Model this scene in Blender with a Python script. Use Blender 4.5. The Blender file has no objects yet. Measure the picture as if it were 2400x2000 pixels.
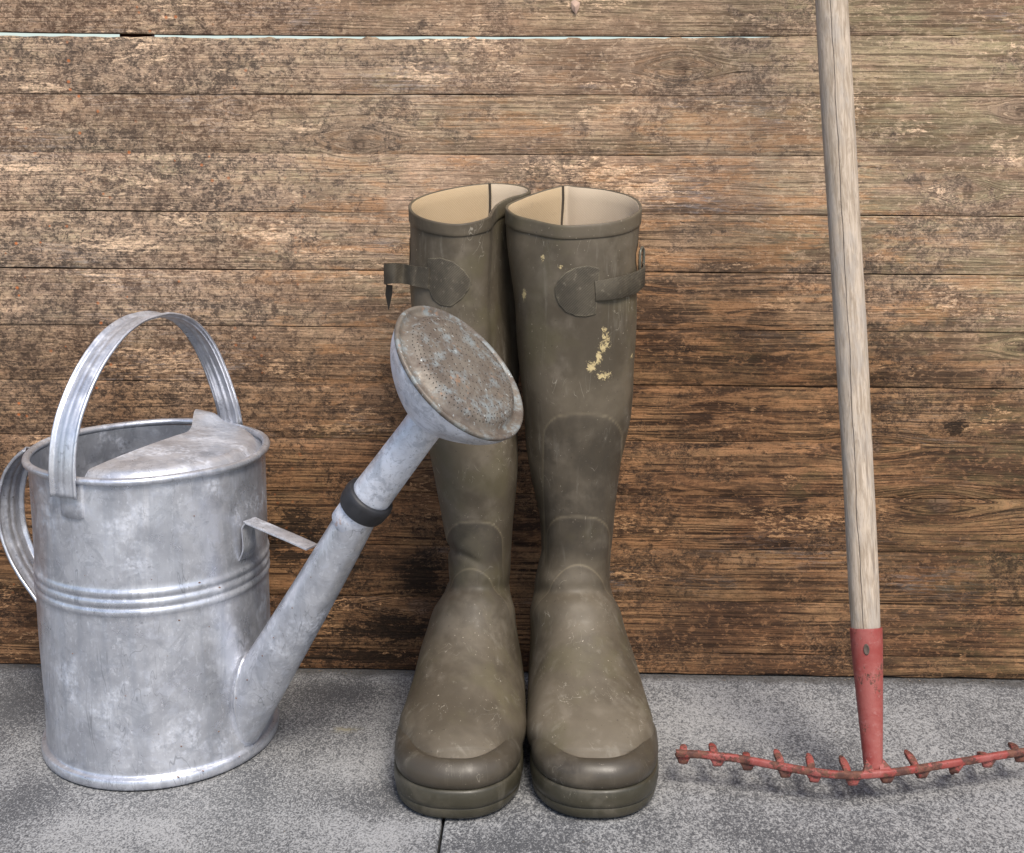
import bpy, math, random
import numpy as np
from mathutils import Vector
random.seed(7)
scene = bpy.context.scene
C = scene.collection

# ------------------------------------------------------------------ camera
CAM_P, CAM_YAW, CAM_ROLL = [math.radians(a) for a in (12.09, 1.647, .243)]
F_PX = 3300.0
CAMPOS = np.array([0, -1.4, .5656])
def cam_axes():
    cy, sy = math.cos(CAM_YAW), math.sin(CAM_YAW)
    fw = np.array([-sy*math.cos(CAM_P), cy*math.cos(CAM_P), -math.sin(CAM_P)])
    rt = np.array([cy, sy, 0.]); up = np.cross(rt, fw)
    c, s = math.cos(CAM_ROLL), math.sin(CAM_ROLL)
    return np.array([c*rt+s*up, -s*rt+c*up, fw])
AX = cam_axes()
cd = bpy.data.cameras.new('camera'); cam = bpy.data.objects.new('camera', cd); C.objects.link(cam)
from mathutils import Matrix
cam.matrix_world = Matrix(((AX[0][0], AX[1][0], -AX[2][0], CAMPOS[0]), (AX[0][1], AX[1][1], -AX[2][1], CAMPOS[1]),
                           (AX[0][2], AX[1][2], -AX[2][2], CAMPOS[2]), (0, 0, 0, 1)))
cd.sensor_width = 36; cd.lens = 36*F_PX/2400; cd.clip_start = .05; cd.clip_end = 500
scene.camera = cam
scene.cycles.max_bounces = 5; scene.cycles.diffuse_bounces = 3; scene.cycles.glossy_bounces = 3; scene.cycles.transmission_bounces = 0

# ------------------------------------------------------------------ sky and sun (soft, high overcast light from in front of the wall)
SUN_EL, SUN_AZ = math.radians(53), math.radians(158)     # azimuth measured clockwise from +Y
w = bpy.data.worlds.new('World'); scene.world = w; w.use_nodes = True
wn = w.node_tree.nodes; wl = w.node_tree.links
bg = wn['Background']; sky = wn.new('ShaderNodeTexSky'); sky.sky_type = 'NISHITA'; sky.sun_disc = False
sky.sun_elevation = SUN_EL; sky.sun_rotation = SUN_AZ; sky.air_density = 1.0; sky.dust_density = 2.0; sky.ozone_density = 1.0
wl.new(sky.outputs[0], bg.inputs[0]); bg.inputs[1].default_value = .135
sd = bpy.data.lights.new('sun', 'SUN'); sun = bpy.data.objects.new('sun', sd); C.objects.link(sun)
sd.energy = 2.5; sd.angle = math.radians(22); sd.color = (1, .925, .82)
sv = Vector((math.sin(SUN_AZ)*math.cos(SUN_EL), math.cos(SUN_AZ)*math.cos(SUN_EL), math.sin(SUN_EL)))
sun.rotation_euler = sv.to_track_quat('Z', 'Y').to_euler()
scene.view_settings.view_transform = 'Standard'; scene.view_settings.look = 'None'
scene.view_settings.gamma = 1; scene.view_settings.exposure = .55

# ------------------------------------------------------------------ helpers
S = 2400/2100
def ray(x, y):                       # direction through a point of the (2100 px wide) photograph
    return AX.T @ np.array([(x*S-1200)/F_PX, -(y*S-1000)/F_PX, 1.])
def on_y(x, y, Y):
    d = ray(x, y); return CAMPOS + (Y-CAMPOS[1])/d[1]*d
def on_z(x, y, Z=0.):
    d = ray(x, y); return CAMPOS + (Z-CAMPOS[2])/d[2]*d
def on_plane(x, y, p0, az):
    n = np.array([-math.sin(az), math.cos(az), 0]); d = ray(x, y)
    return CAMPOS + (n @ (np.array(p0)-CAMPOS))/(n @ d)*d
def to_px(P):
    q = AX @ (np.asarray(P)-CAMPOS); return (1200+F_PX*q[0]/q[2])/S, (1000-F_PX*q[1]/q[2])/S

def tag(o, label=None, cat=None, group=None, kind=None):
    if label: o['label'] = label
    if cat: o['category'] = cat
    if group: o['group'] = group
    if kind: o['kind'] = kind
    return o
def empty(name, loc):
    o = bpy.data.objects.new(name, None); C.objects.link(o); o.location = loc; o.empty_display_size = .05; return o
def mesh_obj(name, verts, faces, mat, parent=None, smooth=True, angle=None):
    me = bpy.data.meshes.new(name)
    me.from_pydata([tuple(v) for v in verts], [], [tuple(f) for f in faces]); me.update()
    if smooth: me.polygons.foreach_set('use_smooth', [True]*len(me.polygons))
    if angle is not None:
        me.set_sharp_from_angle(angle=math.radians(angle))
    me.materials.append(mat)
    o = bpy.data.objects.new(name, me); C.objects.link(o)
    if parent is not None:
        o.parent = parent; o.matrix_parent_inverse = Matrix.Translation(-Vector(parent.location)) if parent.parent is None else Matrix.Identity(4)
        if parent.type == 'MESH': o.matrix_parent_inverse = Matrix.Identity(4)
    return o
class MB:
    def __init__(s): s.v = []; s.f = []
    def add(s, v, f):
        b = len(s.v); s.v += [tuple(map(float, a)) for a in v]; s.f += [tuple(i+b for i in q) for q in f]
    def grid(s, G, close_u=False, close_v=False, cap0=False, cap1=False, flip=False):
        G = np.asarray(G, float); n, m = G.shape[:2]
        f = []
        for i in range(n if close_u else n-1):
            for j in range(m if close_v else m-1):
                a, b, c, d = i*m+j, i*m+(j+1) % m, ((i+1) % n)*m+(j+1) % m, ((i+1) % n)*m+j
                f.append((a, d, c, b) if flip else (a, b, c, d))
        if cap0: f.append(tuple(range(m)) if flip else tuple(range(m))[::-1])
        if cap1: f.append(tuple((n-1)*m+j for j in range(m))[::-1] if flip else tuple((n-1)*m+j for j in range(m)))
        s.add(G.reshape(-1, 3), f)
    def obj(s, name, mat, parent=None, smooth=True, angle=None):
        return mesh_obj(name, s.v, s.f, mat, parent, smooth, angle)
def spline(P, n, closed=False):
    P = np.asarray(P, float)
    if closed: Q = np.vstack([P[-1], P, P[0], P[1]])
    else: Q = np.vstack([2*P[0]-P[1], P, 2*P[-1]-P[-2]])
    k = len(P) if closed else len(P)-1
    t = np.linspace(0, k, n, endpoint=not closed); t = np.clip(t, 0, k-1e-9)
    i = t.astype(int); u = (t-i)[:, None]
    p0, p1, p2, p3 = Q[i], Q[i+1], Q[i+2], Q[i+3]
    return .5*((2*p1)+(-p0+p2)*u+(2*p0-5*p1+4*p2-p3)*u**2+(-p0+3*p1-3*p2+p3)*u**3)
def nrm(a): return a/(np.linalg.norm(a, axis=-1, keepdims=True)+1e-12)
def sm(a, b, x): t = np.clip((np.asarray(x, float)-a)/(b-a), 0, 1); return t*t*(3-2*t)
def sweep(path, Wd, section, name=None):
    """path Nx3, Wd Nx3 width directions, section Mx2 (w, n) closed outline -> grid"""
    T = nrm(np.gradient(path, axis=0)); W = nrm(Wd - (Wd*T).sum(1, keepdims=True)*T); Nn = np.cross(T, W)
    sec = np.asarray(section)
    if sec.ndim == 2: sec = np.repeat(sec[None], len(path), 0)
    return path[:, None]+W[:, None]*sec[:, :, :1]+Nn[:, None]*sec[:, :, 1:]
def circle_sec(r, n=24, k=1.):
    a = np.linspace(0, 2*np.pi, n, endpoint=False); return np.stack([r*np.cos(a), r*k*np.sin(a)], 1)
def tube(path, radii, n=24):
    path = np.asarray(path, float); T = nrm(np.gradient(path, axis=0))
    up = np.array([0, 0, 1.]) if abs(T[0][2]) < .9 else np.array([0, 1., 0])
    Wd = np.repeat(up[None], len(path), 0)
    for i in range(len(path)):
        w_ = Wd[i-1] if i else up
        Wd[i] = nrm(w_-(w_@T[i])*T[i])
    a = np.linspace(0, 2*np.pi, n, endpoint=False)
    sec = np.stack([np.outer(radii, np.cos(a)), np.outer(radii, np.sin(a))], 2)
    return sweep(path, Wd, sec)

# ------------------------------------------------------------------ material DSL
class N:
    """small wrapper for writing node expressions"""
    def __init__(s, name):
        s.m = bpy.data.materials.new(name); s.m.use_nodes = True; s.t = s.m.node_tree
        s.b = s.t.nodes['Principled BSDF']
    def set(s, sock, v):
        if isinstance(v, bpy.types.NodeSocket): s.t.links.new(v, sock)
        elif v is not None:
            if sock.type == 'RGBA' and len(v) == 3: v = (*v, 1)
            sock.default_value = v
    def node(s, typ, ins=(), out=0, **kw):
        n = s.t.nodes.new(typ)
        for k, v in kw.items(): setattr(n, k, v)
        for k, v in (ins.items() if isinstance(ins, dict) else enumerate(ins)): s.set(n.inputs[k], v)
        return n.outputs[out]
    def M(s, op, a, b=None, c=None, clamp=False):
        return s.node('ShaderNodeMath', [a, b, c], operation=op, use_clamp=clamp)
    def add(s, a, b): return s.M('ADD', a, b)
    def sub(s, a, b): return s.M('SUBTRACT', a, b)
    def mul(s, a, b): return s.M('MULTIPLY', a, b)
    def xyz(s, v): n = s.t.nodes.new('ShaderNodeSeparateXYZ'); s.set(n.inputs[0], v); return n.outputs
    def comb(s, x, y, z): return s.node('ShaderNodeCombineXYZ', [x, y, z])
    def noise(s, vec, scale=5., detail=3., rough=.5, dist=0., out=0, **kw):
        return s.node('ShaderNodeTexNoise', {'Vector': vec, 'Scale': scale, 'Detail': detail, 'Roughness': rough, 'Distortion': dist}, out)
    def vor(s, vec, scale, feature='F1', out=0, rand=1.): return s.node('ShaderNodeTexVoronoi', {'Vector': vec, 'Scale': scale, 'Randomness': rand}, out, feature=feature)
    def ramp(s, v, a, b, lo=0., hi=1., smooth=True):
        return s.node('ShaderNodeMapRange', [v, a, b, lo, hi], interpolation_type='SMOOTHSTEP' if smooth else 'LINEAR')
    def mix(s, f, a, b, mode='MIX'):
        n = s.t.nodes.new('ShaderNodeMix'); n.data_type = 'RGBA'; n.blend_type = mode; n.clamp_factor = True
        s.set(n.inputs[0], f); s.set(n.inputs[6], a); s.set(n.inputs[7], b); return n.outputs[2]
    def scalev(s, v, k): return s.node('ShaderNodeVectorMath', [v, k], operation='MULTIPLY')
    def addv(s, v, k): return s.node('ShaderNodeVectorMath', [v, k], operation='ADD')
    def bump(s, h, strength=.5, dist=.001, nrm=None):
        return s.node('ShaderNodeBump', {'Strength': strength, 'Distance': dist, 'Height': h, **({'Normal': nrm} if nrm is not None else {})})
    def pos(s): return s.node('ShaderNodeNewGeometry', out=0)
    def obj(s): return s.node('ShaderNodeTexCoord', out=3)
    def rand(s): return s.node('ShaderNodeObjectInfo', out=5)
    def attr(s, name, out=2): return s.node('ShaderNodeAttribute', out=out, attribute_name=name)
    def gauss(s, x, z, cx, cz, rx, rz):          # soft spot: 1 in the middle, 0 away
        dx = s.M('DIVIDE', s.sub(x, cx), rx); dz = s.M('DIVIDE', s.sub(z, cz), rz)
        return s.M('EXPONENT', s.mul(s.add(s.mul(dx, dx), s.mul(dz, dz)), -1.))
    def mx(s, *a):
        r = a[0]
        for b in a[1:]: r = s.M('MAXIMUM', r, b)
        return r
    def out(s, col=None, rough=None, metal=None, normal=None, spec=None, **kw):
        for k, v in (('Base Color', col), ('Roughness', rough), ('Metallic', metal), ('Normal', normal), ('Specular IOR Level', spec)):
            if v is not None: s.set(s.b.inputs[k], v)
        for k, v in kw.items(): s.set(s.b.inputs[k], v)
        return s.m

def W(x, y):                        # wall-plane x,z of a point on the wall
    p = on_y(x, y, 0.); return float(p[0]), float(p[2])

def mat_plank():
    n = N('weathered_plank'); P = n.pos(); x, y, z = n.xyz(P); R = n.rand()
    xo = n.add(x, n.mul(R, 37.))
    # grain flows round the knots
    knots = [(490, 217, .016, .012, .010), (178, 172, .02, .014, .012), (1398, 140, .03, .016, .02), (2093, 228, .02, .012, .012),
             (2096, 712, .02, .012, .012), (215, 372, .014, .01, .012), (1925, 1035, .05, .02, .022), (1175, 600, .03, .02, .01), (1790, 915, .04, .018, .012),
             (860, 1245, .05, .02, .014), (735, 290, .03, .02, .014), (1985, 395, .022, .016, .016), (60, 720, .05, .02, .012), (905, 990, .03, .015, .012)]
    zz = z; core = None; ringd = None
    for kx, ky, rx, rz, A in knots:
        cx, cz = W(kx, ky)
        g = n.gauss(x, z, cx, cz, rx, rz)
        sgn = n.ramp(z, cz-.004, cz+.004, 1., -1.)
        zz = n.add(zz, n.mul(n.mul(g, sgn), A))
        c = n.gauss(x, z, cx, cz, rx*.32, rz*.55)
        core = c if core is None else n.mx(core, c)
    V = n.comb(xo, n.mul(R, 11.), zz)
    wob = n.noise(n.scalev(V, (5., 1., 34.)), 1., 3., .6)
    zw = n.add(zz, n.mul(n.sub(wob, .5), .010))
    VW = n.comb(xo, n.mul(R, 11.), zw)
    lines = n.noise(n.scalev(VW, (5., 1., 430.)), 1., 3., .6)           # growth-ring lines
    fine = n.noise(n.scalev(VW, (70., 1., 1150.)), 1., 3., .7)
    fib = n.noise(n.scalev(VW, (22., 1., 130.)), 1., 5., .72, .4)
    gran = n.noise(n.scalev(V, (420., 1., 620.)), 1., 3., .75)          # weathered grit
    gran2 = n.noise(n.scalev(V, (130., 1., 230.)), 1., 4., .75, .5)
    lineK = n.ramp(lines, .38, .56)
    region = n.noise(n.scalev(V, (6., 1., 15.)), 1., 5., .65)
    region2 = n.noise(n.addv(n.scalev(V, (8., 1., 22.)), (3., 7., 1.)), 1., 5., .7)
    region3 = n.noise(n.addv(n.scalev(V, (4., 1., 9.)), (13., 2., 5.)), 1., 5., .65)
    tone = n.noise(n.scalev(V, (16., 1., 60.)), 1., 5., .7, .4)
    hump = n.add(n.gauss(x, 0., .08, 0., .26, 1.), -.0)          # the warm brown zone reaches highest behind the boots
    age = n.ramp(n.sub(n.add(z, n.mul(n.sub(n.noise(P, 5., 5., .65), .5), .30)), n.mul(hump, .17)), .16, .44)
    dry = n.mix(n.ramp(region, .36, .62), (.53, .395, .285), (.32, .245, .18)); dry = n.mix(n.ramp(region2, .42, .66), dry, (.38, .33, .225)); dry = n.mix(n.ramp(region3, .46, .6, 0., .6), dry, (.36, .235, .15))
    damp = n.mix(n.ramp(region, .38, .62), (.30, .165, .082), (.095, .055, .034)); damp = n.mix(n.ramp(region3, .45, .62), damp, (.21, .125, .068))
    col = n.mix(age, damp, dry)
    col = n.mix(n.ramp(tone, .36, .58, n.mx(n.ramp(age, 0., 1., .8, .45), 0.), 0.), col, n.mix(age, (.058, .037, .025), (.19, .15, .12)))
    st = n.mul(n.ramp(fib, .5, .6), n.ramp(region2, .40, .6))
    col = n.mix(n.mul(st, .6), col, n.mix(age, (.40, .235, .12), (.50, .375, .265)))
    # grey-blue weathered fibres
    gb = n.mx(n.ramp(region3, .55, .66), *[n.gauss(x, z, *W(a, b), c, d) for a, b, c, d in ((60, 300, .05, .02), (120, 535, .07, .02), (230, 575, .08, .012), (850, 160, .06, .02), (1650, 1130, .08, .02), (1500, 210, .05, .01), (800, 510, .02, .01), (1900, 1200, .08, .02), (300, 640, .09, .014))])
    gb = n.mul(gb, n.ramp(n.noise(n.scalev(VW, (45., 1., 420.)), 1., 4., .7), .47, .58))
    col = n.mix(n.mul(gb, .65), col, n.mix(age, (.21, .205, .215), (.37, .37, .39)))
    # green algae tint, right and upper side
    gr = n.mx(n.mul(n.ramp(n.noise(n.addv(P, (5., 0., 3.)), 7., 4., .65), .54, .68), .8), n.mul(n.ramp(n.add(x, n.mul(z, .3)), .25, .55), .85))
    gr = n.mul(gr, n.ramp(n.noise(n.scalev(VW, (12., 1., 50.)), 1., 5., .7), .42, .58))
    col = n.mix(n.mul(gr, .55), col, n.mix(age, (.15, .14, .07), (.31, .305, .185)))
    # growth lines darken
    lk = n.ramp(region2, .38, .56, .22, 1.)
    col = n.mix(n.mul(n.sub(1., lineK), n.mul(lk, n.ramp(age, 0., 1., .82, .62))), col, n.mix(age, (.032, .019, .012), (.14, .098, .07)))
    rg_ = n.mul(n.mul(lineK, lk), n.ramp(n.noise(n.scalev(V, (9., 1., 14.)), 1., 3.), .42, .56))
    col = n.mix(n.mul(rg_, n.ramp(age, 0., 1., .55, .3)), col, n.mix(age, (.43, .275, .145), (.55, .42, .30)))
    col = n.mix(n.ramp(fine, .36, .52, .45, 0.), col, (.06, .042, .032))
    # dark mould: clouds broken into specks and curly threads
    mm = n.mx(n.mul(n.ramp(n.noise(n.addv(n.scalev(P, (7., 7., 11.)), (2., 0., 9.)), 1., 6., .75), .44, .60), 1.),
              n.mul(n.ramp(x, .10, -.38), n.ramp(z, .12, .30, .35, .85)),
              *[n.gauss(x, z, *W(a, b), c, d) for a, b, c, d in ((380, 130, .05, .02), (180, 40, .06, .02), (530, 20, .04, .02), (90, 240, .06, .03), (180, 440, .07, .03), (430, 390, .06, .02), (420, 330, .05, .016), (1800, 600, .09, .02), (1960, 860, .03, .03), (780, 1290, .08, .03), (700, 1180, .05, .05), (860, 130, .05, .03))])
    PI_ = n.comb(xo, 9., n.mul(z, 1.25))
    wv_ = n.noise(PI_, 90., 3., .6, out=1)
    PW = n.addv(PI_, n.scalev(wv_, (.006, .006, .006)))
    g3 = n.noise(PW, 300., 4., .72, .6); g4 = n.noise(PW, 95., 4., .7, .4)
    mmf0 = n.add(n.mul(mm, .78), n.mul(n.sub(g4, .5), 1.2))
    thr_ = n.M('ABSOLUTE', n.sub(n.noise(PW, 170., 3., .65, .8), .5))
    light_ = n.mul(n.ramp(g3, .47, .58), n.ramp(mmf0, .25, .8))
    col = n.mix(n.mul(light_, .75), col, n.mix(age, (.40, .255, .145), (.62, .465, .34)))
    curl = n.mul(n.ramp(thr_, .008, .03, 1., 0.), n.ramp(g3, .42, .54))
    mmf = n.add(n.mul(mm, .78), n.mul(n.sub(g4, .5), 2.1))
    g5 = n.noise(PW, 240., 5., .78, .9); cloud = n.ramp(g5, n.ramp(mmf, .1, 1., .66, .42), n.ramp(mmf, .1, 1., .70, .49))
    sp = n.mx(n.mul(cloud, .85), n.mul(curl, n.ramp(mmf, .15, .7, .10, .85)))
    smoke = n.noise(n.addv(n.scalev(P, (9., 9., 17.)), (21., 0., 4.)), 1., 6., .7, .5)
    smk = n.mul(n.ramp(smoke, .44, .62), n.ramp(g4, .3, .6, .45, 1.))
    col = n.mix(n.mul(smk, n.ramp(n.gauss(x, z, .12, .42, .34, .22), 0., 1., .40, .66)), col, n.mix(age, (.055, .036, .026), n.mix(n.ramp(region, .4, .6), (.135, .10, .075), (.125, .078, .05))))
    ora = n.mul(n.ramp(n.noise(n.scalev(VW, (11., 1., 75.)), 1., 5., .75, .5), .50, .60), n.ramp(n.gauss(x, z, .06, .36, .38, .24), .1, .6))
    col = n.mix(n.mul(ora, .55), col, n.mix(g3, (.36, .19, .085), (.52, .32, .17)))
    col = n.mix(n.ramp(mmf, .35, .85, 0., .40), col, n.mix(age, (.08, .055, .04), (.20, .165, .14)))
    col = n.mix(n.mul(sp, n.ramp(x, -.35, -.05, .86, .62)), col, n.mix(age, (.026, .018, .014), n.mix(n.ramp(region3, .42, .58), (.055, .045, .042), (.105, .066, .046))))
    # a general grit that breaks every tone
    col = n.mix(n.ramp(gran, .34, .50, .36, 0.), col, n.mix(age, (.045, .03, .022), (.13, .105, .085)))
    col = n.mix(n.ramp(gran2, .53, .64, 0., .5), col, n.mix(age, (.36, .21, .11), (.54, .43, .32)))
    dark_patch = n.mul(n.mx(*[n.gauss(x, z, *W(a, b), c, d) for a, b, c, d in ((800, 1290, .07, .022), (740, 1345, .09, .010), (690, 1140, .04, .02), (600, 1100, .04, .04), (1960, 880, .015, .012), (860, 1180, .03, .03), (640, 1240, .04, .03))]), 1.)  # near-black patches, mostly low on the wall, broken up by the grain
    dark_patch = n.ramp(n.add(n.mul(dark_patch, .55), n.mul(n.sub(n.add(n.mul(gran2, .5), n.mul(fib, .5)), .5), 2.6)), .30, .42)
    col = n.mix(n.mul(dark_patch, .8), col, (.024, .018, .014))
    # pale flaked-off bare wood
    fl = n.noise(n.scalev(n.comb(xo, 2., zz), (95., 1., 330.)), 1., 5., .75, .5)
    fm = n.mx(n.mul(n.ramp(n.noise(n.addv(n.scalev(P, (6., 6., 20.)), (8., 0., 2.)), 1., 4., .65), .46, .66), .7),
              *[n.mul(n.gauss(x, z, *W(a, b), c, d), e_) for a, b, c, d, e_ in ((1325, 388, .035, .008, 1.4), (85, 180, .03, .006, 1.2), (40, 345, .05, .005, 1.2), (880, 160, .025, .007, 1.), (250, 500, .06, .012, .9), (560, 480, .06, .01, .9), (420, 1000, .06, .012, .9), (1150, 345, .07, .008, .8), (700, 880, .1, .008, .8), (1270, 350, .05, .006, 1.))])
    fk = n.ramp(fl, n.ramp(fm, 0., 1., .66, .44), n.ramp(fm, 0., 1., .70, .50))
    col = n.mix(n.mul(fk, n.ramp(gran, .4, .55, .3, .75)), col, n.mix(age, (.52, .33, .18), (.70, .54, .39)))
    # orange lichen dots on the left
    vd = n.vor(n.comb(x, 0., z), 110.); vr = n.vor(n.comb(x, 0., z), 110., out=1)
    dots = n.mul(n.ramp(vd, .13, .21, 1., 0.), n.M('GREATER_THAN', n.xyz(vr)[0], .62))
    dots = n.mul(dots, n.mul(n.ramp(x, -.45, -.15, 1., 0.), n.ramp(n.noise(P, 14., 2.), .47, .58)))
    col = n.mix(n.mul(dots, .8), col, (.46, .16, .04))
    # knots
    rr = n.M('SINE', n.mul(n.noise(n.scalev(V, (60., 1., 90.)), 1., 1.), 40.))
    col = n.mix(n.ramp(core, .35, .75, 0., .6), col, n.mix(n.ramp(rr, -.2, .8), (.07, .05, .038), (.19, .135, .10)))
    cr = n.noise(n.scalev(n.comb(xo, 7., zz), (9., 1., 160.)), 1., 2., .5, .8)
    crk = n.mul(n.ramp(n.M('ABSOLUTE', n.sub(cr, .5)), 0., .006, 1., 0.), n.ramp(n.noise(V, 9.), .57, .64))
    col = n.mix(n.mul(crk, .7), col, (.02, .015, .012))
    col = n.mix(1., col, n.mix(n.M('FRACT', n.mul(R, 7.3)), n.mix(n.M('FRACT', n.mul(R, 3.7)), (1., .97, .95), (.96, 1., 1.)), (.86, .82, .78)), 'MULTIPLY')
    col = n.node('ShaderNodeGamma', [col, 1.27]); col = n.node('ShaderNodeHueSaturation', {'Color': col, 'Saturation': .95, 'Value': n.ramp(age, 0., 1., 1.42, 1.52)})
    h = n.add(n.mul(lineK, .55), n.add(n.mul(fine, .5), n.mul(gran, .6)))
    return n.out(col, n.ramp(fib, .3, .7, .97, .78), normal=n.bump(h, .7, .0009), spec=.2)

def mat_stone():
    n = N('speckled_stone'); P = n.pos(); R = n.rand(); x, y, z = n.xyz(P)
    Q = n.addv(P, n.comb(n.mul(R, 5.), n.mul(R, 3.), 0.))
    warp = n.noise(Q, 22., 2., .5, out=1)
    Qw = n.addv(Q, n.node('ShaderNodeVectorMath', [warp, (.012, .012, 0.)], operation='MULTIPLY'))
    s1 = n.noise(n.scalev(Qw, (1., .62, 1.)), 620., 3., .65, .3)
    s2 = n.noise(n.scalev(Qw, (1., .62, 1.)), 260., 4., .7, .6)
    mott = n.add(n.mul(s1, .6), n.mul(s2, .4))
    QB = n.scalev(Qw, (1., .55, 1.)); big = n.add(n.mul(n.noise(QB, 7.5, 4., .65), .6), n.mul(n.noise(QB, 28., 4., .65), .4))
    shade_spots = n.mx(*[n.gauss(x, y, *on_z(a, b)[:2], c, d) for a, b, c, d in ((690, 1420, .06, .03), (30, 1430, .06, .06), (60, 1640, .04, .04), (1560, 1740, .09, .03), (800, 1640, .03, .05), (1010, 1735, .06, .02))])  # shadow left of can and between can and boots painted in, plus dark spots
    lite = n.mx(*[n.gauss(x, y, *on_z(a, b)[:2], c, d) for a, b, c, d in ((700, 1570, .05, .04), (300, 1700, .08, .03), (1600, 1480, .13, .05), (720, 1700, .06, .03), (1520, 1735, .04, .015))])
    thr = n.add(n.mul(n.sub(.52, big), .34), n.add(n.mul(shade_spots, .075), n.mul(lite, -.05)))
    k = n.ramp(n.sub(mott, thr), .41, .60)
    dark = n.mix(n.noise(Q, 3., 2.), (.068, .070, .080), (.092, .094, .094))
    lit = n.mix(n.noise(n.addv(Q, (3., 3., 0.)), 4., 3.), (.315, .32, .33), (.345, .34, .325))
    col = n.mix(k, dark, lit)
    pale_fleck = n.ramp(n.noise(Qw, 700., 1., .5), .64, .74)  # small pale flecks scattered in the stone
    col = n.mix(n.mul(pale_fleck, .5), col, (.62, .62, .60))
    och = n.mul(n.gauss(x, y, *on_z(708, 1496)[:2], .012, .007), n.ramp(n.noise(Q, 120., 3.), .4, .6))
    col = n.mix(n.mul(och, .55), col, (.33, .29, .17))
    blend_t = n.ramp(n.add(y, n.mul(n.noise(Q, 30., 3.), .03)), -.01, .012)  # contact darkening put into the stone colour along the wall foot
    col = n.mix(n.mul(blend_t, .75), col, (.06, .055, .05))
    h = n.add(n.mul(mott, 1.), n.mul(n.noise(Q, 60., 3.), .8))
    return n.out(col, n.ramp(k, 0., 1., .62, .78), normal=n.bump(h, .45, .0012), spec=.3)

def mat_zinc(name='galvanized_zinc', dark=0., pale=0., pits=1., rust=False):
    n = N(name); P = n.pos(); x, y, z = n.xyz(P)
    m1 = n.noise(P, 26., 5., .62, .4); m2 = n.noise(P, 85., 4., .65, .3)
    st = n.noise(n.scalev(P, (75., 75., 7.)), 1., 4., .6, .3)
    spg = n.noise(n.vor(P, 120., out=1), 1.) ; sp = n.xyz(n.vor(n.addv(P, n.scalev(n.noise(P, 60., 2., out=1), (.012, .012, .012))), 95., out=1))[0]
    base = n.mix(n.ramp(m1, .35, .65), (.50, .515, .56), (.68, .695, .74))
    base = n.mix(n.mul(n.ramp(m2, .5, .66), .5), base, (.74, .77, .86))
    base = n.mix(n.ramp(sp, 0., 1., 0., .22, smooth=False), base, (.34, .36, .41)); base = n.mix(n.ramp(n.noise(n.scalev(P, (300., 300., 160.)), 1., 3., .7), .56, .66, 0., .5), base, (.80, .82, .88))
    base = n.mix(n.ramp(st, .48, .64, 0., .4), base, (.38, .41, .47))
    # white oxide bloom
    ox = n.mul(n.ramp(n.noise(n.addv(P, (4., 1., 2.)), 18., 5., .7), .52 - .12*pale, .66 - .10*pale), n.ramp(n.noise(P, 260., 3., .7), .35, .6))
    base = n.mix(n.mul(ox, .22+.25*pale), base, (.72, .75, .82))
    pit = n.mul(n.ramp(n.noise(P, 170., 3., .6), .63, .70), n.ramp(n.noise(n.addv(P, (7., 2., 1.)), 14., 2.), .45, .6))
    base = n.mix(n.mul(pit, .4*pits), base, (.13, .135, .15))
    run = n.mul(n.ramp(n.M('ABSOLUTE', n.sub(n.noise(n.scalev(P, (42., 42., 9.)), 1., 3., .6, .5), .5)), 0., .008, 1., 0.), n.ramp(n.noise(n.addv(P, (1., 9., 4.)), 16., 2.), .5, .6))
    base = n.mix(n.mul(n.ramp(n.noise(P, 46., 6., .8, .8), .53, .60), .35), base, (.33, .355, .40))
    base = n.mix(n.mul(run, .55), base, (.20, .21, .24))
    if rust: base = n.mix(n.ramp(n.noise(P, 150., 4., .7), .53, .60, 0., .9), base, (.42, .17, .05))
    if dark: base = n.mix(dark, base, (.20, .21, .225))
    if pale > .5:
        base = n.mix(n.ramp(m1, .3, .6, .15, .8), base, (.76, .79, .87))
        base = n.mix(n.mul(n.ramp(n.noise(P, 70., 5., .75, .6), .50, .62), .6), base, (.36, .39, .45))
        base = n.mix(n.ramp(n.noise(P, 320., 3., .7), .58, .68, 0., .6), base, (.30, .32, .36))
    rough = n.add(n.ramp(m1, .3, .7, .26, .42), n.mul(ox, .3))
    metal = n.sub(.66-.22*pale, n.mul(ox, .15))
    h = n.add(n.mul(m2, .5), n.add(n.mul(n.noise(P, 14., 2.), 3.), n.mul(st, .6)))
    return n.out(base, rough, metal, n.bump(h, .35, .0012))

def mat_rose_face():
    n = N('tarnished_brass'); P = n.pos()
    a = n.noise(P, 40., 5., .7, .5); b = n.noise(P, 130., 4., .7, .4)
    col = n.mix(n.ramp(a, .35, .65), (.115, .092, .074), (.185, .16, .13))
    col = n.mix(n.mul(n.ramp(n.noise(n.addv(P, (2., 5., 1.)), 55., 5., .75), .48, .66), .75), col, (.26, .30, .31))
    col = n.mix(n.mul(n.ramp(b, .58, .7), .7), col, (.115, .08, .06))
    col = n.mix(n.ramp(n.noise(P, 210., 3., .7), .63, .72, 0., .75), col, (.50, .55, .55))
    col = n.mix(n.ramp(n.noise(n.addv(P, (9., 5., 1.)), 75., 3., .7), .62, .72, 0., .45), col, (.36, .19, .10))
    return n.out(col, n.ramp(b, .3, .7, .46, .68), .22, n.bump(n.add(a, b), .4, .0012))

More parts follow.
